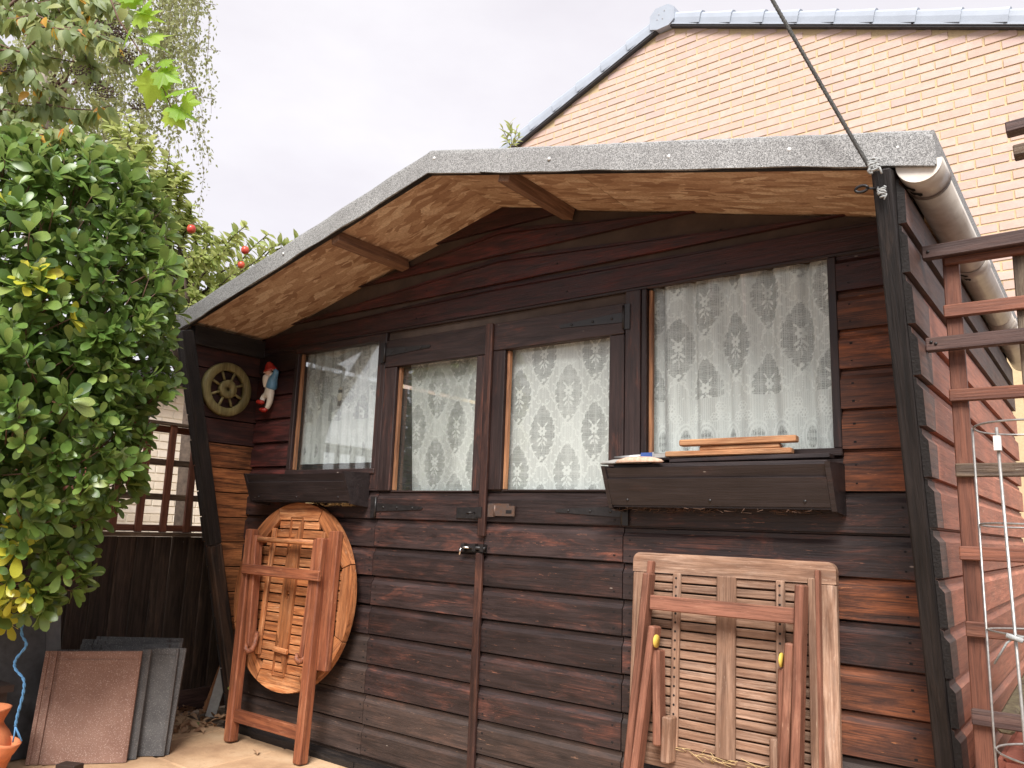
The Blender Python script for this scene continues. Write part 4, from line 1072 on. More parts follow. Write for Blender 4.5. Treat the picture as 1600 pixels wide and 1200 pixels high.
def skinned(name, pts, edges, radii, mat, parent, root=0, sub=2, world=True):
    me = bpy.data.meshes.new(name); me.from_pydata(pts, edges, []); o = link(name, me, parent)
    md = o.modifiers.new('skin', 'SKIN')
    for i, r_ in enumerate(radii):
        sv = me.skin_vertices[0].data[i]; sv.radius = (r_, r_) if not isinstance(r_, tuple) else r_; sv.use_root = (i == root)
    s2 = o.modifiers.new('sub', 'SUBSURF'); s2.levels = sub; s2.render_levels = sub
    bpy.context.view_layer.update()
    dg = bpy.context.evaluated_depsgraph_get(); ev = o.evaluated_get(dg); me2 = bpy.data.meshes.new_from_object(ev); o.modifiers.clear(); o.data = me2
    me2.materials.clear(); me2.materials.append(mat)
    for p in me2.polygons: p.use_smooth = True
    return o
gn = thing('gnome_figure', 'little gnome figurine with red hat and blue jacket hung on the wall', 'figurine', (-1.39, -.02, 1.50))
gx, gy = -1.385, -.045
skinned('body', [(gx - .003, gy, 1.590), (gx, gy, 1.625), (gx + .004, gy - .002, 1.655), (gx - .018, gy - .004, 1.576), (gx - .040, gy - .012, 1.560), (gx - .022, gy - .022, 1.540), (gx + .008, gy, 1.568), (gx + .004, gy, 1.535), (gx - .012, gy - .002, 1.505), (gx, gy, 1.675), (gx - .004, gy - .002, 1.690)],
        [(0, 1), (1, 2), (0, 3), (3, 4), (4, 5), (0, 6), (6, 7), (7, 8), (2, 9), (9, 10)], [.026, .027, .024, .018, .015, .012, .018, .015, .012, .018, .024], M['cream_paint'], gn)
skinned('jacket', [(gx + .004, gy, 1.598), (gx + .010, gy + .001, 1.625), (gx + .013, gy, 1.655), (gx + .030, gy - .002, 1.668), (gx + .046, gy - .004, 1.690), (gx + .028, gy - .006, 1.702)],
        [(0, 1), (1, 2), (2, 3), (3, 4), (4, 5)], [.029, .030, .026, .017, .015, .011], M['blue_paint'], gn)
skinned('beard', [(gx - .014, gy - .018, 1.678), (gx - .012, gy - .022, 1.660), (gx - .014, gy - .022, 1.635), (gx - .020, gy - .018, 1.612)], [(0, 1), (1, 2), (2, 3)], [.015, .019, .014, .006], M['cream_paint'], gn)
mb = MB(); mb.ball((gx - .006, gy - .016, 1.690), (.021, .016, .018), 14); mb.build('face', M['skin_paint'], gn)
mb = MB(); mb.ball((gx - .014, gy - .033, 1.686), .005, 8); mb.build('nose', M['skin_paint'], gn)
mb = MB(); mb.ball((gx - .017, gy - .030, 1.694), .0028, 8); mb.ball((gx - .004, gy - .032, 1.694), .0028, 8); mb.build('eyes', M['nail'], gn)
mb = MB(); mb.lathe([(0, .044), (.010, .042), (.022, .026), (.027, .010), (.036, .002), (.035, -.003), (.0, -.002)], 20, Matrix.Translation((gx - .002, gy - .006, 1.700)) @ Matrix.Rotation(R(-10), 4, 'Y') @ Matrix.Rotation(R(14), 4, 'X')); mb.build('hat', M['red_paint'], gn)
skinned('hand', [(gx + .030, gy - .008, 1.700), (gx + .018, gy - .012, 1.704)], [(0, 1)], [.010, .009], M['skin_paint'], gn)
for (sx, sy, sz) in ((gx - .026, gy - .030, 1.537), (gx - .022, gy - .010, 1.500)):
    mb = MB(); mb.ball((sx, sy, sz), (.023, .017, .012), 14); mb.ball((sx - .016, sy - .003, sz + .003), (.011, .011, .011), 12); mb.build('shoe', M['red_paint'], gn)
mb = MB(); mb.box(gx - .006, gx + .012, gy + .022, -.0165, 1.63, 1.64); mb.build('hanger', M['black_iron'], gn)
# little clown hanging inside the left window
wf = thing('window_charm', 'tiny white and grey hanging charm behind the small left window glass', 'ornament', (-1.005, .035, 1.52)); q = at_y(531, 620, .034)
mb = MB(); mb.ball((q.x, .034, q.z), (.016, .010, .022), 12); mb.build('body', M['cream_paint'], wf)
mb = MB(); mb.ball((q.x, .034, q.z + .026), (.012, .009, .011), 12); mb.build('head', M['slate_light'], wf)
mb = MB(); mb.lathe([(0, .02), (.005, .014), (.012, .002), (0, 0)], 14, Matrix.Translation((q.x, .034, q.z + .032))); mb.build('cap', M['cream_paint'], wf)
mb = MB(); mb.tube([(q.x - .006, .034, q.z - .018), (q.x - .007, .032, q.z - .042)], .0035, 8); mb.tube([(q.x + .006, .034, q.z - .018), (q.x + .006, .032, q.z - .044)], .0035, 8); mb.build('legs', M['slate_light'], wf)
mb = MB(); mb.tube([(q.x, .034, q.z + .05), (q.x, .036, WL[3])], .0007, 5); mb.build('thread', M['string'], wf)

# ================================================================== ROPE / WASHING LINE
ra = Vector((1.522, slant(1.83) - .012, 1.838)); rb_ = at_d(1212, 0, 2.02); far = ra + (rb_ - ra) * 3.2
line = thing('washing_line', 'grey twisted washing line knotted to the head of the right post', 'rope', ra)
def twisted(p, q, r, turns, n=3, sag=0.0, seg=220):
    mb = MB(); d = q - p; x = d.normalized(); a = x.cross(Vector((0, 0, 1))).normalized(); b = x.cross(a)
    for s in range(n):
        pts = []
        for i in range(seg + 1):
            t = i / seg; an = 2 * math.pi * (turns * t + s / n); pts.append(p + d * t + (a * math.cos(an) + b * math.sin(an)) * r * .55 - Vector((0, 0, sag * 4 * t * (1 - t))))
        mb.tube(pts, r * .55, 5)
    return mb
twisted(ra, far, .0052, 95, sag=.02, seg=420).build('strand', M['rope_grey'], line)
mb = MB()
for i in range(5):
    a0 = random.uniform(0, 6); pts = [ra + Vector((.008 + (.010 + .002 * random.random()) * math.cos(a0 + j * .7), -.008 + random.uniform(-.004, .004), -.008 + i * .006 + (.006) * math.sin(a0 + j * .7))) for j in range(8)]; mb.tube(pts, .0034, 6)
mb.tube([ra + Vector((.012, -.01, 0)), ra + Vector((.022, -.012, -.006)), ra + Vector((.026, -.012, -.022))], .0026, 6)
mb.build('knot', M['string'], line)
mb = MB(); c0 = Vector((1.541, slant(1.79) - .004, 1.785))
for i in range(4):
    a0 = random.uniform(0, 6); pts = [c0 + Vector(((.009) * math.cos(a0 + j * .8), -.006 + random.uniform(-.003, .003), (i - 2) * .006 + .005 * math.sin(a0 + j * .8))) for j in range(7)]; mb.tube(pts, .0024, 6)
mb.tube([c0, c0 + Vector((.010, -.006, -.012)), c0 + Vector((.004, -.006, -.024))], .002, 6)
mb.build('loose_end', M['string'], line)

# ================================================================== RIGHT TRELLIS
TY = -.245
trl = thing('trellis_panel', 'red brown square trellis fixed beside the right corner of the shed', 'trellis', (1.64, TY, 0))
TE = 2.75
XS = [1.642, 1.79, 1.94, 2.09, 2.24, 2.39, 2.54, 2.69]
for i, x in enumerate(XS):
    bar('upright', (x, TY + .010, .0), (x, TY + .010, 1.70), .036, .018, (0, -1, 0), M['trellis_moss'] if i == 1 else M['trellis'], trl)
for (z, x0, m, h) in ((1.665, 1.63, 'trellis', .03), (1.532, 1.622, 'trellis', .032), (1.322, 1.622, 'trellis', .03), (1.142, 1.625, 'trellis_moss', .032), (.950, 1.622, 'trellis', .032), (.780, 1.625, 'trellis', .034), (.590, 1.625, 'trellis_dark', .034), (.39, 1.625, 'trellis', .034), (.19, 1.625, 'trellis', .034)):
    bar('rail', (x0, TY - .008, z), (TE, TY - .008, z), h, .017, (0, -1, 0), M[m], trl)
bar('top_rail', (1.586, TY - .030, 1.682), (TE, TY - .030, 1.690), .034, .024, (0, -1, 0), M['trellis_dark'], trl)
bar('brace_rail', (1.582, TY - .030, 1.447), (TE, TY - .030, 1.452), .034, .024, (0, -1, 0), M['trellis_dark'], trl)
for (x, z) in ((1.60, 1.682), (1.605, 1.447), (1.595, 1.452)): MB().ball((x, TY - .043, z), (.004, .003, .004), 8).build('screw', M['black_iron'], trl)
# two rail ends of a taller screen entering from the right
scr = thing('slatted_screen', 'two weathered rail ends of a taller screen at the right above the trellis', 'screen', (2.5, -.25, 0))
for (pxa, pya, dz, m) in ((1572, 204, 0, 'trellis_dark'), (1584, 240, 0, 'trellis_moss')):
    a = at_y(pxa, pya, -.25); bar('rail', (a.x, -.25, a.z), (2.6, -.25, a.z + .03), .028, .04, (0, -1, 0), M[m], scr)
bar('post', (2.55, -.21, 0), (2.55, -.21, 2.1), .07, .07, (0, -1, 0), M['trellis_dark'], scr)
# wire plant support
cgx, cgy, cr_ = 1.818, -.52, .118
cg = thing('plant_support', 'galvanised wire plant support of stacked rings beside the trellis', 'plant support', (cgx, cgy, 0))
for z in (1.205, 1.010, .807, .586, .36): 
    mb = MB(); mb.tube([(cgx + cr_ * math.cos(a), cgy + cr_ * math.sin(a), z + .002 * math.sin(a * 2)) for a in [2 * math.pi * i / 40 for i in range(41)]], .0022, 6, False); mb.build('ring', M['wire'], cg)
for k in range(4):
    a = R(183 + 90 * k); mb = MB(); mb.tube([(cgx + (cr_ + .002) * math.cos(a), cgy + (cr_ + .002) * math.sin(a), .0), (cgx + (cr_ + .002) * math.cos(a), cgy + (cr_ + .002) * math.sin(a), 1.207)], .0022, 6); mb.build('upright', M['wire'], cg)
sx = at_y(1568, 900, cgy - cr_ - .006); mb = MB(); mb.tube([(sx.x + .02, cgy - .102, .0), (sx.x + .004, cgy - .098, 1.195)], .0031, 8); mb.build('stake', M['wire'], cg)
mb = MB(); mb.box(sx.x - .002, sx.x + .010, cgy - .108, cgy - .092, 1.150, 1.178); mb.build('clip', M['clip'], cg)
mb = MB(); q = Vector((sx.x + .008, cgy - .106, .805)); mb.tube([q + Vector((-.035, 0, -.05)), q + Vector((-.012, -.004, -.01)), q, q + Vector((.02, -.003, .004)), q + Vector((.03, 0, -.045))], .0022, 5); mb.tube([q + Vector((-.012, -.005, .004)), q + Vector((.014, -.005, -.004))], .005, 6); mb.build('string_tie', M['string'], cg)

# low brick edging and old timbers between the shed and the trellis
mo = bar('old_timber', (1.672, -.10, .550), (1.672, .75, .575), .036, .036, (0, 0, 1), M['moss_log'], None, .006); tag(mo, 'mossy rotten timber lying along the side of the shed', 'timber')
mo = bar('red_plank', (1.742, -.16, .515), (1.742, .7, .545), .05, .03, (0, 0, 1), M['red_brick'], None, .003); tag(mo, 'faded red plank beside the mossy timber', 'plank')
rub = thing('raised_bed', 'low raised bed edging of pinkish blocks at the right below the trellis', 'raised bed', (1.98, .1, 0))
for (x, y, z, L_, H_, D_, m) in ((1.99, -.10, .12, .44, .24, .2, 'concrete_pink'), (1.99, -.10, .335, .44, .17, .2, 'red_brick'), (2.00, -.09, .485, .42, .11, .2, 'concrete_pink'), (1.99, .14, .20, .44, .40, .2, 'red_brick'), (2.01, .15, .485, .42, .15, .2, 'concrete_pink'), (1.99, .42, .27, .44, .54, .26, 'concrete_pink'), (2.40, .1, .26, .3, .52, .8, 'concrete_pink'), (1.72, .30, .25, .12, .48, .9, 'red_brick')):
    b = bmesh.new(); bmesh.ops.create_cube(b, size=1); bmesh.ops.scale(b, vec=(L_, D_, H_), verts=b.verts); bmesh.ops.bevel(b, geom=b.edges[:], offset=.012, segments=2, affect='EDGES')
    for v_ in b.verts: v_.co += Vector((random.gauss(0, .003), random.gauss(0, .003), random.gauss(0, .003)))
    me = bpy.data.meshes.new('block'); b.to_mesh(me); b.free(); me.materials.append(M[m]); link('block', me, rub, (x, y, z))

# ================================================================== LEFT FENCE AND NEIGHBOUR
FX = -1.955
fen = thing('board_fence', 'low dark brown closeboard fence with trellis top left of the shed', 'fence', (FX, 0, -.03))
y = -2.6; i = 0
while y < 2.6:
    wv = random.uniform(.088, .100)
    bar('fence_board', (FX - .006, y + wv / 2, .095), (FX - .006 + random.uniform(-.002, .002), y + wv / 2 + random.uniform(-.003, .003), .862), wv + .008, .011, (1, .16 + random.uniform(-.03, .03), 0), M['fence'], fen)
    y += wv; i += 1
# the fence material runs its grain along local x, like every bar
bar('gravel_board', (FX - .004, -2.6, .04), (FX - .004, 2.6, .04), .11, .024, (1, 0, 0), M['trellis_dark'], fen)
bar('capping', (FX, -2.6, .874), (FX, 2.6, .874), .055, .020, (0, 0, 1), M['trellis_moss'], fen)
k = 0; y = -2.5
for i in range(40):
    y = -2.53 + i * .129
    if y > 2.5: break
    bar('trellis_upright', (FX + .006, y, .885), (FX + .006, y, 1.432), .036, .018, (1, 0, 0), M['trellis'], fen)
for z in (.905, 1.062, 1.238): bar('trellis_rail', (FX - .012, -2.6, z), (FX - .012, 2.6, z), .032, .017, (1, 0, 0), M['trellis_moss'] if z > 1 else M['trellis'], fen)
bar('trellis_cap', (FX - .002, -2.6, 1.437), (FX - .002, 2.6, 1.437), .045, .016, (0, 0, 1), M['trellis_moss'], fen)
bar('trellis_rail', (FX - .012, -2.6, 1.408), (FX - .012, 2.6, 1.408), .034, .017, (1, 0, 0), M['trellis'], fen)
# neighbour's brown shed and pale brick house glimpsed through it
ns_ = thing('neighbour_shed', 'brown slatted shed with white fascia glimpsed beyond the fence', 'shed', (-3.9, .1, 0))
NX = -3.75
for i in range(19):
    z0 = .55 + i * .075; bar('slat', (NX, -1.6, z0), (NX, .30 , z0), .068, .018, (1, 0, .15), M['trellis'], ns_)
b_ = MB(); b_.box(NX - 1.4, NX - .014, -1.6, .30, -.03, 1.98); b_.build('wall', M['interior'], ns_)
bar('fascia', (NX + .03, -1.75, 2.02), (NX + .03, .36, 2.02), .13, .03, (1, 0, 0), M['white_wall'], ns_)
bar('corner_trim', (NX + .02, .315, -.0), (NX + .02, .315, 1.95), .05, .05, (1, 0, 0), M['white_wall'], ns_)
b_ = MB(); b_.box(NX - 1.5, NX + .02, -1.75, .36, 2.0, 2.06); b_.build('roof', M['felt'], ns_)
pn = MB(); pn.box(-3.45, -3.43, -.75, -.27, .45, 1.13); tag(pn.build('pale_panel', M['white_wall']), 'pale grey sheet standing in front of the neighbour shed', 'panel')
nh = thing('neighbour_house', 'pale brick house wall beyond the fence trellis', 'house', (-5.6, 2.2, -.03))
NM = Matrix.Translation((-5.2, 1.6, 0)) @ Matrix.Rotation(R(90), 4, 'Z')
b_ = MB(); b_.box(-1.2, 3.0, .0, 2.2, -.03, 2.2); b_.build('wall', M['mortar_pale'], nh, matrix=NM)
brick_wall(nh, NM, lambda x, z: -1.19 < x < 1.2 and 0.1 < z < 2.19, M['brick_pale'], 120, lambda c: 255 < project(c)[0] < 330 and 580 < project(c)[1] < 850, thick=.008, xr=(-1.2, 1.2), zr=(.2, 2.2))
b_ = MB(); b_.box(-1.4, 3.2, -.2, 2.4, 2.2, 2.3); b_.build('roof', M['verge_dark'], nh, matrix=NM)

# ================================================================== TILES, SLABS, POT
d_ = Vector((.254, .307, 0)).normalized(); nrm = Vector((d_.y, -d_.x, 0))
def tile_mesh(mat):
    W_, H_ = .362, .418; mb = MB()
    prof = [(0, 0), (0, .012), (.014, .012), (.016, .007), (.030, .007), (.032, .014), (.044, .014), (.046, .006), (.058, .006), (.060, .020), (W_ - .012, .022), (W_, .016), (W_, 0)]
    mb.prism([(x - W_ / 2, -t) for x, t in prof], 0, H_, 'z')
    mb.box(.062 - W_ / 2, W_ / 2 - .008, -.0245, -.020, H_ - .026, H_ - .004); mb.box(.062 - W_ / 2, W_ / 2 - .008, -.0235, -.020, H_ - .052, H_ - .034)
    return mb.mesh('roof_tile', [mat])
tm = {'b': tile_mesh(M['tile_brown']), 'g': tile_mesh(M['tile_grey'])}
base0 = (Vector((-1.53, -.894, 0)) + Vector((-1.276, -.587, 0))) / 2 - d_ * .017
def place_tile(off_d, back, kind, lean, label, dz=0.0, twist=0.0, roll=0.0):
    p = base0 + d_ * off_d - nrm * back
    X = d_; Yv = -nrm                                 # local y points away from us
    Rm = Matrix(((X.x, Yv.x, 0), (X.y, Yv.y, 0), (0, 0, 1))).to_4x4() @ Matrix.Rotation(twist, 4, 'Z') @ Matrix.Rotation(-lean, 4, 'X') @ Matrix.Rotation(roll, 4, 'Y')
    m = Matrix.Translation((p.x, p.y, dz)) @ Rm
    o = link('roof_tile', tm[kind], None, matrix=m); return tag(o, label, 'roof tile', 'spare roof tiles leaning by the fence')
place_tile(0, .0, 'b', R(9), 'brown speckled concrete roof tile standing at the front of the stack')
place_tile(.028, .040, 'g', R(9), 'grey roof tile directly behind the brown one')
place_tile(.128, .090, 'g', R(9), 'wide grey roof tile showing its long grooves, third in the stack', twist=R(-4))
place_tile(.142, .122, 'g', R(9), 'fourth roof tile of the grey stack, slightly askew', twist=R(-5), roll=R(1.5))
place_tile(.085, .158, 'g', R(8), 'fifth roof tile of the grey stack', twist=R(-6), roll=R(-1), dz=.004)
place_tile(.118, .195, 'g', R(8), 'sixth roof tile, tilted in the grey stack', dz=.010, twist=R(-3), roll=R(1))
place_tile(.070, .232, 'g', R(8), 'seventh roof tile, shifted towards the slabs', dz=.014, twist=R(-5), roll=R(-.6))
place_tile(.112, .268, 'g', R(8), 'rearmost grey roof tile nearest the fence', dz=.018, twist=R(-2), roll=R(.8))
tag(bar('slate_slab', (-1.62, -.90, .0), (-1.78, -.90, .545), .22, .022, (1, 0, .3), M['slate']), 'tall dark slate slab leaning behind the roof tiles', 'slab')
tag(bar('slate_slab', (-1.645, -.765, .0), (-1.80, -.765, .54), .090, .020, (1, 0, .3), M['slate_light']), 'narrow lighter grey slab beside the tall dark slab', 'slab')
tr_ = MB(); tr_.box(-1.66, -1.52, -1.40, -1.00, 0, .285); tr_.box(-1.675, -1.505, -1.41, -.985, .285, .31); tag(tr_.build('plastic_trough', M['trough']), 'dark brown trough standing behind the terracotta pot', 'trough')
pc = Vector((-1.46, -1.10, 0))
pot = thing('terracotta_pot', 'terracotta strawberry pot with a lipped side pocket at the bottom corner', 'pot', pc)
PM = Matrix.Translation(pc)
MB().lathe([(.0, .004), (.07, .0), (.085, .01), (.100, .035), (.112, .07), (.116, .10), (.110, .135), (.094, .165), (.078, .185), (.072, .197), (.074, .208), (.082, .225), (.090, .243), (.093, .250), (.086, .251), (.078, .235), (.068, .215), (.06, .2), (.0, .19)], 36, PM).build('body', M['terracotta'], pot)
pk = MB(); pd = Vector((.88, .47, 0)).normalized(); pa = pc + pd * .10 + Vector((0, 0, .115))
Mk = Matrix.Translation(pa) @ Matrix.Rotation(math.atan2(pd.y, pd.x), 4, 'Z') @ Matrix.Rotation(R(12), 4, 'Y')
pk.lathe([(.0, -.05), (.022, -.04), (.040, -.01), (.050, .020), (.054, .032), (.047, .032), (.038, .01), (.0, -.01)], 28, Mk @ Matrix.Diagonal((1.1, 1.0, 1, 1))); pk.build('pocket', M['terracotta'], pot)
bl = MB(); bp_ = [(-1.395, -1.02, .60), (-1.395, -1.015, .545), (-1.378, -1.01, .50), (-1.402, -1.01, .455), (-1.405, -1.0, .42), (-1.388, -1.0, .37), (-1.380, -1.0, .34), (-1.388, -1.0, .27), (-1.398, -1.0, .20)]
q0 = [at_d(x, y, 2.86) for x, y in ((36, 960), (34, 990), (41, 1008), (25, 1030), (24, 1045), (37, 1062), (36, 1085), (28, 1115), (24, 1135))]
rope = thing('blue_rope', 'frayed blue twisted cord hanging from the shrub over the pot', 'rope', q0[0])
sm_ = []
for i in range(len(q0) - 1):
    pa_, pb_, pc_, pd_ = q0[max(i - 1, 0)], q0[i], q0[i + 1], q0[min(i + 2, len(q0) - 1)]
    for k in range(8):
        t_ = k / 8; sm_.append(.5 * (2 * pb_ + (pc_ - pa_) * t_ + (2 * pa_ - 5 * pb_ + 4 * pc_ - pd_) * t_ ** 2 + (3 * pb_ - pa_ - 3 * pc_ + pd_) * t_ ** 3))
sm_.append(q0[-1])
for k in range(2):
    bl.tube([p + Vector((math.cos(i * .9 + k * math.pi), math.sin(i * .9 + k * math.pi), 0)) * .0026 for i, p in enumerate(sm_)], .0034, 6)
bl.tube(sm_, .002, 6); bl.build('cord', M['rope_blue'], rope)
fr = MB()
for (ex, ey) in ((20, 1160), (30, 1152), (34, 1158)): fr.tube([q0[-1], q0[-1].lerp(at_d(ex, ey, 2.85), .5) + Vector((.002, 0, 0)), at_d(ex, ey, 2.85)], .0028, 6)
fr.build('frayed_end', M['rope_blue'], rope)

# ================================================================== FOLIAGE
def tpl_obovate(fold=.16, curl=.18, w=.21):
    ys = [0, .12, .35, .58, .78, .93, 1.0]; ws = [.02, .06, .55, .9, 1.0, .62, .06]
    v = []; f = []
    for y, q in zip(ys, ws):
        z = curl * (y - y * y * 1.6) ; v += [(-w * q, y, z + fold * w * q), (0, y, z), (w * q, y, z + fold * w * q)]
    for i in range(len(ys) - 1): f += [(3 * i, 3 * i + 1, 3 * i + 4, 3 * i + 3), (3 * i + 1, 3 * i + 2, 3 * i + 5, 3 * i + 4)]
    return np.array(v), f
def tpl_ovate(w=.24, droop=.35, fold=.2):
    ys = [0, .14, .3, .5, .7, .87, 1.0]; ws = [.06, .62, .95, 1.0, .72, .34, .01]
    v = []; f = []
    for y, q in zip(ys, ws):
        z = -droop * y * y; v += [(-w * q, y, z + fold * w * q), (0, y, z), (w * q, y, z + fold * w * q)]
    for i in range(len(ys) - 1): f += [(3 * i, 3 * i + 1, 3 * i + 4, 3 * i + 3), (3 * i + 1, 3 * i + 2, 3 * i + 5, 3 * i + 4)]
    return np.array(v), f
def tpl_small(w=.3):
    return np.array([(0, 0, 0), (-w, .4, .04), (0, 1, 0), (w, .4, .04), (0, .45, -.03)]), [(0, 4, 1), (1, 4, 2), (2, 4, 3), (3, 4, 0)]
def tpl_lobed():
    pol = [(0, 0), (.12, -.10), (.34, -.06), (.30, .10), (.52, .16), (.46, .30), (.60, .46), (.36, .46), (.34, .62), (.20, .60), (.12, .80), (0, 1.0)]
    pts = pol + [(-x, y) for x, y in pol[-2:0:-1]]
    v = [(0, .28, .05)] + [(x, y, -.10 * abs(x) + .03 * math.sin(9 * x) - .12 * y * y) for x, y in pts]; n = len(pts)
    return np.array(v), [(0, 1 + i, 1 + (i + 1) % n) for i in range(n)]
def frame_from(dirv, up, roll=0.0):
    y = dirv / (np.linalg.norm(dirv) + 1e-9); x = np.cross(y, up); x /= (np.linalg.norm(x) + 1e-9); z = np.cross(x, y)
    c, s = math.cos(roll), math.sin(roll); x2 = x * c + z * s; z2 = -x * s + z * c
    return np.stack([x2, y, z2], 1)
def leaves(mass_name, leaf_name, items, tpl, mat, parent, nparts, minpx=9):
    """items: list of (pos, 3x3 frame, size, tint). The ones that show largest become leaf parts, the rest one mass part."""
    if not items: return
    P = np.array([i[0] for i in items]); F = np.array([i[1] for i in items]); Sz = np.array([i[2] for i in items]); Ti = np.array([i[3] for i in items])
    C0 = np.array(CAM); rel = P - C0; dep = rel @ np.array(FW); px = 800 + FOC * (rel @ np.array(RT)) / np.maximum(dep, .1); py = 600 - FOC * (rel @ np.array(UP)) / np.maximum(dep, .1)
    face = np.abs(np.einsum('ni,ni->n', F[:, :, 2], rel / np.linalg.norm(rel, axis=1)[:, None]))
    size = Sz * FOC / np.maximum(dep, .1); ok = (px > 0) & (px < 1600) & (py > 0) & (py < 1200) & (dep > .2) & (size > minpx)
    score = np.where(ok, size * (.3 + face) - 60 * (dep - np.min(dep[ok]) if ok.any() else 0), -1e9)
    order = np.argsort(-score); sel = [i for i in order[:nparts] if ok[i]]
    v, f = tpl
    one = bpy.data.meshes.new(leaf_name); one.from_pydata(v.tolist(), [], f); one.materials.append(M[mat + '_one']); one.polygons.foreach_set('use_smooth', [True] * len(f))
    inv = wmat(parent).inverted()
    for i in sel:
        o = bpy.data.objects.new(leaf_name, one); COL.objects.link(o); o.parent = parent
        m = Matrix(np.vstack([np.hstack([F[i] * Sz[i], P[i][:, None]]), [0, 0, 0, 1]]).tolist()); l_, q_, s_ = (inv @ m).decompose(); o.location = l_; o.rotation_euler = q_.to_euler(); o.scale = s_
    rest = np.setdiff1d(np.arange(len(items)), sel)
    if len(rest):
        V = np.einsum('nij,kj->nki', F[rest] * Sz[rest][:, None, None], v) + P[rest][:, None, :]
        k = len(v); Ff = [tuple(a + b * k for a in q_) for b in range(len(rest)) for q_ in f]
        me = bpy.data.meshes.new(mass_name); me.from_pydata(V.reshape(-1, 3).tolist(), [], Ff); me.polygons.foreach_set('use_smooth', [True] * len(Ff))
        at = me.attributes.new('tint', 'FLOAT', 'POINT'); at.data.foreach_set('value', np.repeat(Ti[rest], k)); me.materials.append(M[mat])
        o = link(mass_name, me, parent); o['kind'] = 'stuff'
def rv(): 
    a = rng.standard_normal(3); return a / np.linalg.norm(a)
A = lambda v: np.array(v, float)

# --- the glossy evergreen shrub in the left foreground
shrub = thing('evergreen_shrub', 'dense glossy evergreen shrub with a few yellowed leaf tips at the left', 'shrub', (-1.62, -1.18, 0))
lobes = [((60, 500), 2.98, .46, .60), ((120, 540), 3.0, .34, .44), ((50, 310), 3.05, .38, .22), ((130, 380), 3.08, .30, .36), ((80, 690), 2.92, .33, .36), ((15, 830), 2.86, .24, .32), ((0, 640), 2.85, .42, .55), ((-120, 520), 3.0, .5, .8), ((185, 470), 3.12, .17, .20), ((170, 620), 3.06, .15, .24), ((90, 260), 3.12, .18, .10), ((-60, 330), 3.1, .4, .32), ((150, 300), 3.12, .14, .14), ((215, 530), 3.1, .10, .12), ((165, 730), 3.0, .10, .10), ((70, 880), 2.86, .13, .14)]
ros = []; fill = []
C0 = A(CAM); rt_, up_, fw_ = A(RT), A(UP), A(FW)
def inside_other(p, me_):
    for j, ((lx, ly), t, rx, rz) in enumerate(lobes):
        if j == me_: continue
        c = A(at_d(lx, ly, t)); d = p - c; u, v_, w_ = d @ rt_, d @ up_, d @ fw_
        if (u / rx) ** 2 + (v_ / rz) ** 2 + (w_ / (rx * .8)) ** 2 < .72: return True
    return False
for j, ((lx, ly), t, rx, rz) in enumerate(lobes):
    c = A(at_d(lx, ly, t)); area = rx * rz
    for k in range(int(area * 2700)):
        d = rv()
        if d @ fw_ > .45: continue
        sc = rng.uniform(.80, 1.06) + .07 * math.sin(7 * d[0] + 5 * d[2] + j) * math.sin(6 * d[1] - 4 * d[2])
        p = c + sc * (rt_ * (d @ rt_) * rx + up_ * (d @ up_) * rz + fw_ * (d @ fw_) * rx * .8)
        if inside_other(p, j): continue
        nrm_ = rt_ * (d @ rt_) / rx + up_ * (d @ up_) / rz + fw_ * (d @ fw_) / rx; nrm_ /= np.linalg.norm(nrm_)
        ros.append((p, nrm_, sc))
    for k in range(int(area * 2600)):
        d = rv() * rng.random() ** .4 * .86
        fill.append((c + rt_ * (d @ rt_) * rx + up_ * (d @ up_) * rz + fw_ * (d @ fw_) * rx * .75, d))
it_g, it_y, stems = [], [], MB()
yell = [((75, 435), 34), ((5, 330), 30), ((10, 740), 36), ((15, 830), 44), ((8, 930), 40), ((118, 485), 16)]
for (p, n_, sc) in ros:
    ax = n_ * .9 + np.array([0, 0, .45]) + rng.standard_normal(3) * .28; ax /= np.linalg.norm(ax)
    px, py, dd = project(p)
    isy = any((px - c[0]) ** 2 + (py - c[1]) ** 2 < r * r and random.random() < .75 for c, r in yell)
    k = random.randint(6, 9); L0 = rng.uniform(.048, .086); ph = rng.uniform(0, 6.28)
    e1 = np.cross(ax, [.3, .5, .81]); e1 /= np.linalg.norm(e1); e2 = np.cross(ax, e1)
    bt_ = rng.random()
    for q in range(k):
        a = ph + q * 2.399; sp_ = rng.uniform(.55, 1.25) if q > 1 else rng.uniform(.2, .5)
        dv = ax * math.cos(sp_) + (e1 * math.cos(a) + e2 * math.sin(a)) * math.sin(sp_)
        Fm = frame_from(dv, ax + rng.standard_normal(3) * .15, rng.normal(0, .35)); s = L0 * rng.uniform(.75, 1.2)
        ti = min(.999, max(0, .30 + .28 * (bt_ - .4) + rng.normal(0, .16) + (.18 if sc > 1.02 else 0)))
        (it_y if isy and q > 1 else it_g).append((p - ax * .012 + dv * .004, Fm, s, ti))
    if random.random() < .5: stems.tube([p - ax * .10 - np.array([0, 0, .02]), p], [.003, .0018], 5)
for (p, d) in fill:
    dv = rv(); dv[2] += .3; it_g.append((p, frame_from(dv, rv()), rng.uniform(.065, .095), rng.uniform(0, .45)))
leaves('foliage', 'leaf', it_g, tpl_obovate(), 'lf_shrub', shrub, 240)
leaves('yellow_foliage', 'yellow_leaf', it_y, tpl_obovate(), 'lf_shrub_y', shrub, 60)
stems.build('stems', M['twig'], shrub)['kind'] = 'stuff'
tk = MB()
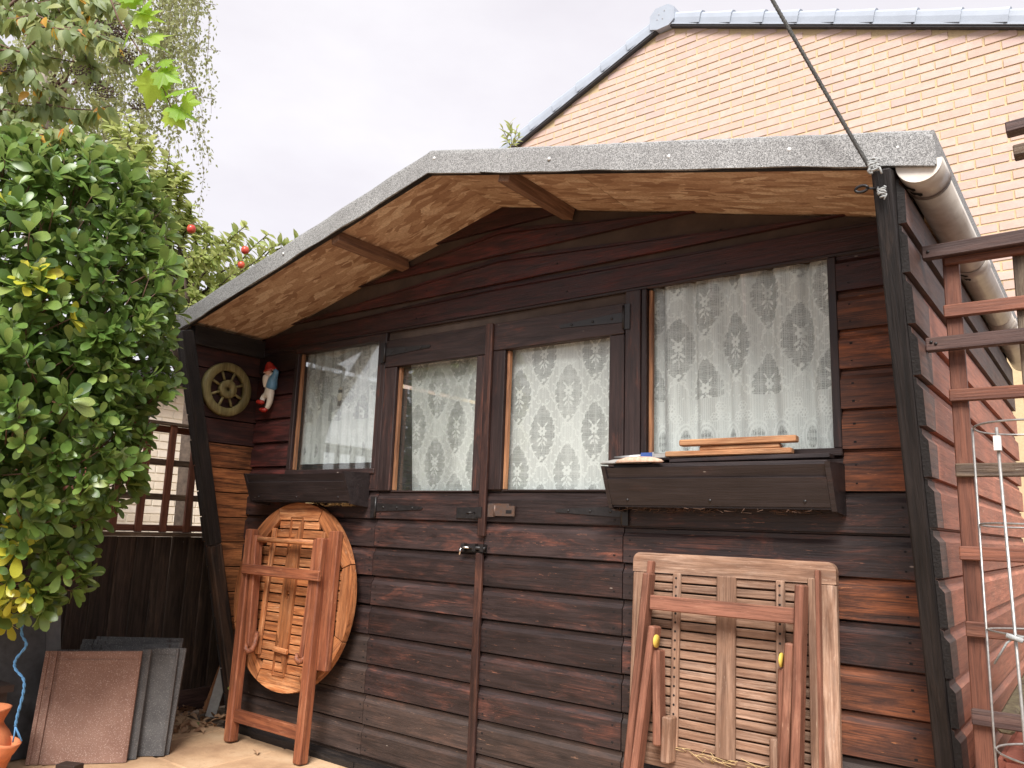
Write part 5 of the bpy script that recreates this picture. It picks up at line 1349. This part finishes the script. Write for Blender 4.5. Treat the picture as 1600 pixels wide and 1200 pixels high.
for (ex, ey, t) in ((40, 800, 2.95), (120, 600, 3.05), (60, 350, 3.1), (-40, 600, 2.95), (180, 500, 3.1)):
    e_ = at_d(ex, ey, t); b0 = Vector((-1.66 + random.uniform(-.05, .05), -1.2, -.02)); tk.tube([b0, b0.lerp(e_, .35) + Vector((-.05, 0, .08)), b0.lerp(e_, .7) + Vector((0, 0, .05)), e_], [.022, .017, .011, .004], 8)
tk.build('trunk', M['bark'], shrub)

def grow(start, end, n, jit, sagv=0.0):
    pts = []
    for i in range(n + 1):
        t = i / n; p = A(start) * (1 - t) + A(end) * t; p = p + rng.standard_normal(3) * jit * math.sin(math.pi * t); p[2] += sagv * 4 * t * (1 - t); pts.append(p)
    return pts
# --- drooping ovate-leaved tree overhanging the top left
ot = thing('overhanging_tree', 'overhanging tree with drooping ovate leaves and brown seed heads at upper left', 'tree', (-3.1, -1.3, 0))
br = MB(); items = []; aut = []; seeds = MB()
trunk_top = A(at_d(-260, 300, 3.5))
br_main = MB(); br_main.tube([(-3.1, -1.3, -.03), (-3.05, -1.28, 1.2), tuple(trunk_top)], [.07, .055, .04], 10); br_main.build('trunk', M['bark'], ot)
twigs = [((-40, 110), (110, 160)), ((-30, 40), (170, 60)), ((-30, 210), (140, 225)), ((60, -30), (120, 60)), ((-60, 120), (150, 100)), ((-80, 60), (130, 30)), ((-60, 200), (175, 165)), ((-60, 230), (120, 215)), ((-40, 20), (200, 10)), ((-80, 150), (60, 180)), ((-40, 90), (185, 70)), ((-30, -20), (110, 70)), ((20, -40), (215, 35)), ((-50, 260), (90, 240)), ((-60, 40), (60, 120)), ((40, -40), (160, 130)), ((-40, 180), (140, 190)), ((100, -40), (190, 100))]
for (a, b) in twigs:
    t0 = rng.uniform(2.95, 3.35); p0 = A(at_d(*a, t0 + .15)); p1 = A(at_d(*b, t0)); pts = grow(p0, p1, 7, .03, .05)
    br.tube([tuple(q) for q in pts], [.006, .0055, .005, .0045, .004, .003, .0025, .002], 6); br.tube([tuple(trunk_top), tuple((trunk_top + p0) / 2 + A((0, 0, .1))), tuple(p0)], [.015, .01, .006], 6)
    for i in range(1, len(pts)):
        for q in range(7):
            base = pts[i] * (q / 7) + pts[i - 1] * (1 - q / 7); dv = A((0, 0, -1)) * rng.uniform(.4, 1.1) + rt_ * rng.normal(.25, .5) - fw_ * rng.uniform(-.1, .5)
            up2 = -fw_ * .9 + A((0, 0, .5)) + rng.standard_normal(3) * .35
            s = rng.uniform(.050, .086); tgt = aut if random.random() < .045 else items
            tgt.append((base, frame_from(dv / np.linalg.norm(dv), up2, rng.normal(0, .4)), s, min(.99, max(0, rng.normal(.42, .2)))))
            if random.random() < .85: tgt.append((base + rng.standard_normal(3) * .02, frame_from(dv + rng.standard_normal(3) * .6, up2, 0), s * .8, min(.99, max(0, rng.normal(.5, .2)))))
leaves('foliage', 'leaf', items, tpl_ovate(), 'lf_ovate', ot, 255, 12)
leaves('autumn_foliage', 'autumn_leaf', aut, tpl_ovate(), 'lf_autumn', ot, 40, 8)
br.build('branches', M['twig'], ot)
for (sx_, sy_) in ((185, 50), (200, 85), (205, 95), (150, 135), (165, 145), (190, 55), (10, 105), (125, 110), (215, 165), (175, 40), (130, 45)):
    c = A(at_d(sx_, sy_, 3.05 + rng.uniform(-.1, .15)))
    for k in range(34): 
        d = rv() * rng.random() ** .5; q = c + rt_ * (d @ rt_) * .055 + up_ * (d @ up_) * .022 + fw_ * (d @ fw_) * .04; seeds.ball(q, .0035, 6)
    for k in range(7): d = rv(); seeds.tube([tuple(c - A((0, 0, .02))), tuple(c + rt_ * (d @ rt_) * .05 + up_ * (d @ up_) * .02)], .0012, 4)
seeds.build('seed_heads', M['berry'], ot)['kind'] = 'stuff'
# --- vine shoot with bright lobed leaves
vine = thing('vine_shoot', 'trailing vine shoot with large bright lobed leaves against the sky', 'vine', tuple(A(at_d(170, -40, 2.9))))
vm = MB(); vp = [A(at_d(x, y, 2.9)) for x, y in ((150, -60), (185, 30), (215, 75), (240, 115), (258, 145), (272, 180))]
vm.tube([tuple(q) for q in vp], [.004, .0035, .003, .003, .0025, .002], 6)
lob = tpl_lobed(); v, f = lob; vme_ = bpy.data.meshes.new('lobed_leaf'); vme_.from_pydata(v.tolist(), [], f); vme_.materials.append(M['lf_vine_one'])
for (bx, by, tx, ty, s, tw) in ((240, 118, 232, 152, .125, .3), (246, 112, 288, 128, .11, -.4), (262, 150, 312, 128, .12, .5), (268, 168, 322, 190, .11, .2), (265, 170, 292, 205, .10, -.2), (222, 60, 268, 78, .115, .5), (210, 30, 250, 12, .11, -.3), (215, 20, 258, 30, .10, .3), (228, 60, 262, 52, .10, .2), (200, 10, 205, -20, .10, 0), (235, 100, 215, 120, .08, .4), (285, 160, 318, 160, .08, -.5), (246, 100, 275, 90, .085, .2), (190, 0, 240, -12, .10, .2), (255, 140, 270, 175, .07, .6), (225, 85, 205, 105, .07, -.5), (272, 178, 300, 188, .075, .3), (205, 45, 190, 70, .08, .4), (220, 20, 235, -5, .09, .1), (250, 125, 300, 112, .075, -.3)):
    b0 = A(at_d(bx, by, 2.9)); e0 = A(at_d(tx, ty, 2.9 + tw * .06)); dv = e0 - b0
    Fm = frame_from(dv, -fw_ * .8 + A((0, 0, .6)) + rng.standard_normal(3) * .2, tw); m = Matrix(np.vstack([np.hstack([Fm * s, b0[:, None]]), [0, 0, 0, 1]]).tolist())
    link('lobed_leaf', vme_, vine, matrix=m)
vm.build('stem', M['twig'], vine)
# --- apple tree behind the shed's left end
ap = thing('apple_tree', 'pale green apple tree with red apples behind the left roof slope', 'tree', (-3.0, 1.2, -.03))
AT = 5.6
br = MB(); items = []; tb = A((-3.0, 1.2, -.03)); fork = A(at_d(300, 620, AT))
tb = A(at_d(290, 760, AT)); tb[2] = -.03; ap.location = tuple(tb)
tm_ = MB(); tm_.tube([tuple(tb), tuple((tb + fork) / 2 + A((.04, 0, 0))), tuple(fork)], [.075, .06, .05], 10); tm_.build('trunk', M['bark'], ap)
shoots = [((260, 560), (225, 300)), ((250, 520), (260, 270)), ((280, 520), (320, 420)), ((240, 470), (210, 240)), ((300, 520), (395, 440)), ((250, 500), (290, 350)), ((230, 520), (240, 380)), ((260, 480), (325, 350)), ((280, 500), (360, 430)), ((220, 420), (190, 230)), ((250, 420), (310, 395)), ((310, 520), (345, 455)), ((240, 360), (275, 255)), ((300, 480), (470, 372)), ((300, 480), (420, 365)), ((290, 470), (385, 352)), ((280, 460), (350, 372)), ((270, 460), (330, 400)), ((260, 450), (300, 330)), ((250, 430), (290, 285)), ((240, 400), (265, 240)), ((230, 380), (235, 215)), ((215, 340), (195, 175)), ((210, 330), (215, 195)), ((290, 490), (410, 400)), ((300, 500), (380, 420)), ((285, 440), (315, 350)), ((225, 300), (180, 200)), ((235, 330), (250, 275)), ((300, 470), (440, 380)), ((290, 430), (345, 395)), ((250, 480), (290, 390)), ((240, 450), (250, 330)), ((270, 500), (340, 440)), ((200, 260), (170, 190)), ((230, 420), (215, 260)), ((280, 380), (300, 320)), ((310, 430), (372, 372)), ((260, 390), (285, 330)), ((270, 520), (310, 460)), ((290, 540), (350, 470)), ((200, 300), (240, 230)), ((250, 340), (290, 270)), ((330, 460), (400, 430))]
for (a, b) in shoots:
    t0 = AT + rng.uniform(-.35, .45); p0 = A(at_d(*a, t0)); p1 = A(at_d(*b, t0)); pts = grow(p0, p1, 6, .03, .02)
    br.tube([tuple(q) for q in pts], [.012, .010, .008, .006, .005, .004, .003], 6); br.tube([tuple(fork), tuple((fork + p0) / 2 + A((0, 0, .05))), tuple(p0)], [.03, .02, .012], 6)
    ax = (p1 - p0) / np.linalg.norm(p1 - p0)
    for i in range(1, 7):
        for q in range(15):
            base = pts[i] * (q / 15) + pts[i - 1] * (1 - q / 15); a_ = rng.uniform(0, 6.28); e1 = np.cross(ax, [.2, .9, .1]); e1 /= np.linalg.norm(e1); e2 = np.cross(ax, e1)
            dv = ax * rng.uniform(.1, .9) + (e1 * math.cos(a_) + e2 * math.sin(a_)) + A((0, 0, -.15))
            items.append((base, frame_from(dv, A((0, 0, 1)) + rng.standard_normal(3) * .3, rng.normal(0, .4)), rng.uniform(.055, .10), min(.99, max(0, rng.normal(.5, .22)))))
leaves('foliage', 'leaf', items, tpl_ovate(.2, .25, .35), 'lf_apple', ap, 240, 8)
br.build('branches', M['bark'], ap)
for (x, y) in ((299, 358), (377, 414), (166, 251), (232, 163), (383, 391)):
    c = Vector(at_d(x, y, AT - .22)); mb = MB(); sc_ = random.uniform(.72, 1.0); mb.lathe([(0, .024), (.008, .030), (.022, .026), (.031, .006), (.028, -.016), (.016, -.029), (0, -.026)], 18, Matrix.Translation(c) @ Matrix.Rotation(random.uniform(-.4, .4), 4, 'X') @ Matrix.Scale(sc_, 4)); ao = mb.build('apple', M['apple'], ap); mb = MB(); mb.tube([c + Vector((0, 0, .022)), c + Vector((.004, .004, .040)), c + Vector((.004, .02, .058))], .0022, 5); mb.build('stalk', M['twig'], ao)
# --- weeping birch further off
wb = thing('weeping_birch', 'weeping birch with fine hanging strands against the sky at upper left', 'tree', tuple(A(at_d(150, 560, 9.5))))
wbb = A(at_d(60, 600, 9.5)); wbb[2] = -.03; wb.location = tuple(wbb); top = A(at_d(90, -260, 9.5))
tm_ = MB(); tm_.tube([tuple(wbb), tuple((wbb + top) * .5 + A((.1, 0, 0))), tuple(top)], [.16, .11, .03], 10); tm_.build('trunk', M['bark_birch'], wb)
br = MB(); items = []
for k in range(135):
    x0 = rng.uniform(20, 318); y0 = rng.uniform(-160, 140) if x0 < 250 else rng.uniform(-200, 60); ln_ = rng.uniform(120, 330); t0 = 9.5 + rng.uniform(-.9, .9)
    if x0 > 296: ln_ = min(ln_, 330)
    y1 = min(y0 + ln_, 345) if x0 < 240 else min(y0 + ln_ * 1.25, 345); n_ = 16; pts = []
    sway = rng.normal(0, 26)
    for i in range(n_ + 1):
        t = i / n_; pts.append(A(at_d(min(x0 + sway * t + 9 * math.sin(5 * t + k) + rng.normal(0, 1.2), 330), y0 + (y1 - y0) * t, t0)))
    br.tube([tuple(q) for q in pts], [.0028] * 6 + [.0016] * 11, 4, False)
    for i in range(1, n_ + 1):
        for q in range(9):
            base = pts[i] * (q / 9) + pts[i - 1] * (1 - q / 9) + rng.standard_normal(3) * .05; dv = A((0, 0, -1)) + rng.standard_normal(3) * .8
            items.append((base, frame_from(dv, rv()), rng.uniform(.036, .068), min(.99, max(0, rng.normal(.5, .22)))))
for k in range(16):
    p1 = A(at_d(rng.uniform(60, 315), rng.uniform(-150, 160), 9.5)); st_ = wbb * .25 + top * .75 if k % 2 else wbb * .4 + top * .6
    pts = grow(st_, p1, 6, .1, .35); br.tube([tuple(q) for q in pts], [.03, .025, .02, .015, .011, .008, .005], 6)
for (x, y) in ((338, 8), (345, 80), (336, 155)):
    p1 = A(at_d(x, y, 9.5)); st_ = A(at_d(x - 40, y - 6, 9.5)); br.tube([tuple(st_), tuple(p1)], .003, 4)
    for i in range(26):
        base = st_ + (p1 - st_) * rng.random() + rng.standard_normal(3) * .02; items.append((base, frame_from(rv(), rv()), rng.uniform(.03, .05), .4))
leaves('foliage', 'leaf', items, tpl_small(), 'lf_birch', wb, 0)
br.build('branches', M['twig'], wb)
# --- weed on the roof verge of the house
wd = thing('roof_weed', 'small leafy weed growing at the low end of the house verge', 'weed', tuple(A(at_d(800, 228, 7.2))))
items = []; sm = MB(); wbase = A(at_d(800, 232, 7.2))
for (x, y) in ((797, 192), (785, 200), (808, 200), (790, 215), (812, 212)):
    p1 = A(at_d(x, y, 7.2)); sm.tube([tuple(wbase), tuple(p1)], .003, 5)
    for k in range(8):
        base = wbase + (p1 - wbase) * (k / 8 * .8 + .25); dv = (p1 - wbase) + rng.standard_normal(3) * .2; items.append((base, frame_from(dv, A((0, 0, 1))), rng.uniform(.06, .10), rng.uniform(.1, .7)))
leaves('foliage', 'leaf', items, tpl_ovate(.15), 'lf_apple', wd, 40, 6); sm.build('stem', M['twig'], wd)
# --- litter of dead leaves at the foot of the fence, and a few by the table
items = []
for k in range(110):
    x, y = rng.uniform(-1.93, -1.5), rng.uniform(-.26, .12)
    if x > -1.56 and y > -.06: continue
    items.append((A((x, y, .004 + rng.random() * .018)), frame_from(rv() * A((1, 1, .25)), A((0, 0, 1)) + rng.standard_normal(3) * .35), rng.uniform(.03, .06), rng.random()))
lt = empty('leaf_litter', (-1.75, -.1, 0)); tag(lt, 'heap of dry fallen leaves between the fence and the shed', 'leaf litter', kind='stuff'); leaves('dead_leaves', 'dead_leaf', items, tpl_ovate(.3, .3, .5), 'lf_dead', lt, 0)
for (x, y, s, lab, mt) in ((305, 1130, .05, 'green fallen leaf lying among the dead leaves', 'lf_ovate'), (398, 1172, .045, 'single curled dead leaf on the paving beside the round table', 'lf_dead'), (358, 1078, .04, 'pale green fallen leaf caught behind the round table leg', 'lf_apple')):
    p = A(at_z(x, y, .01)) if y > 1100 else A(at_y(x, y, -.17)); Fm = frame_from(A((.8, -.3, .12 if y > 1100 else .5)), A((0, 0, 1)) if y > 1100 else -fw_); v, f = tpl_ovate(.28, .3, .5)
    me = bpy.data.meshes.new('fallen_leaf'); me.from_pydata(v.tolist(), [], f); me.materials.append(M[mt + '_one']); tag(link('fallen_leaf', me, None, matrix=Matrix(np.vstack([np.hstack([Fm * s, p[:, None]]), [0, 0, 0, 1]]).tolist())), lab, 'leaf')
tag(bar('broken_lath', (-1.80, .05, .0), (-1.70, .075, .30), .045, .012, (1, -.5, .2), M['offcut']), 'broken pale lath propped in the gap between fence and shed', 'lath')
tag(bar('broken_lath', (-1.72, .02, .0), (-1.66, .06, .33), .05, .012, (1, -.6, .2), M['stone_grey']), 'grey weathered lath propped in the gap beside the pale one', 'lath')
tag(bar('timber_block', (-1.32, -.86, .02), (-1.24, -.83, .022), .05, .045, (0, 0, 1), M['trough']), 'short dark timber block lying before the brown roof tile', 'timber')
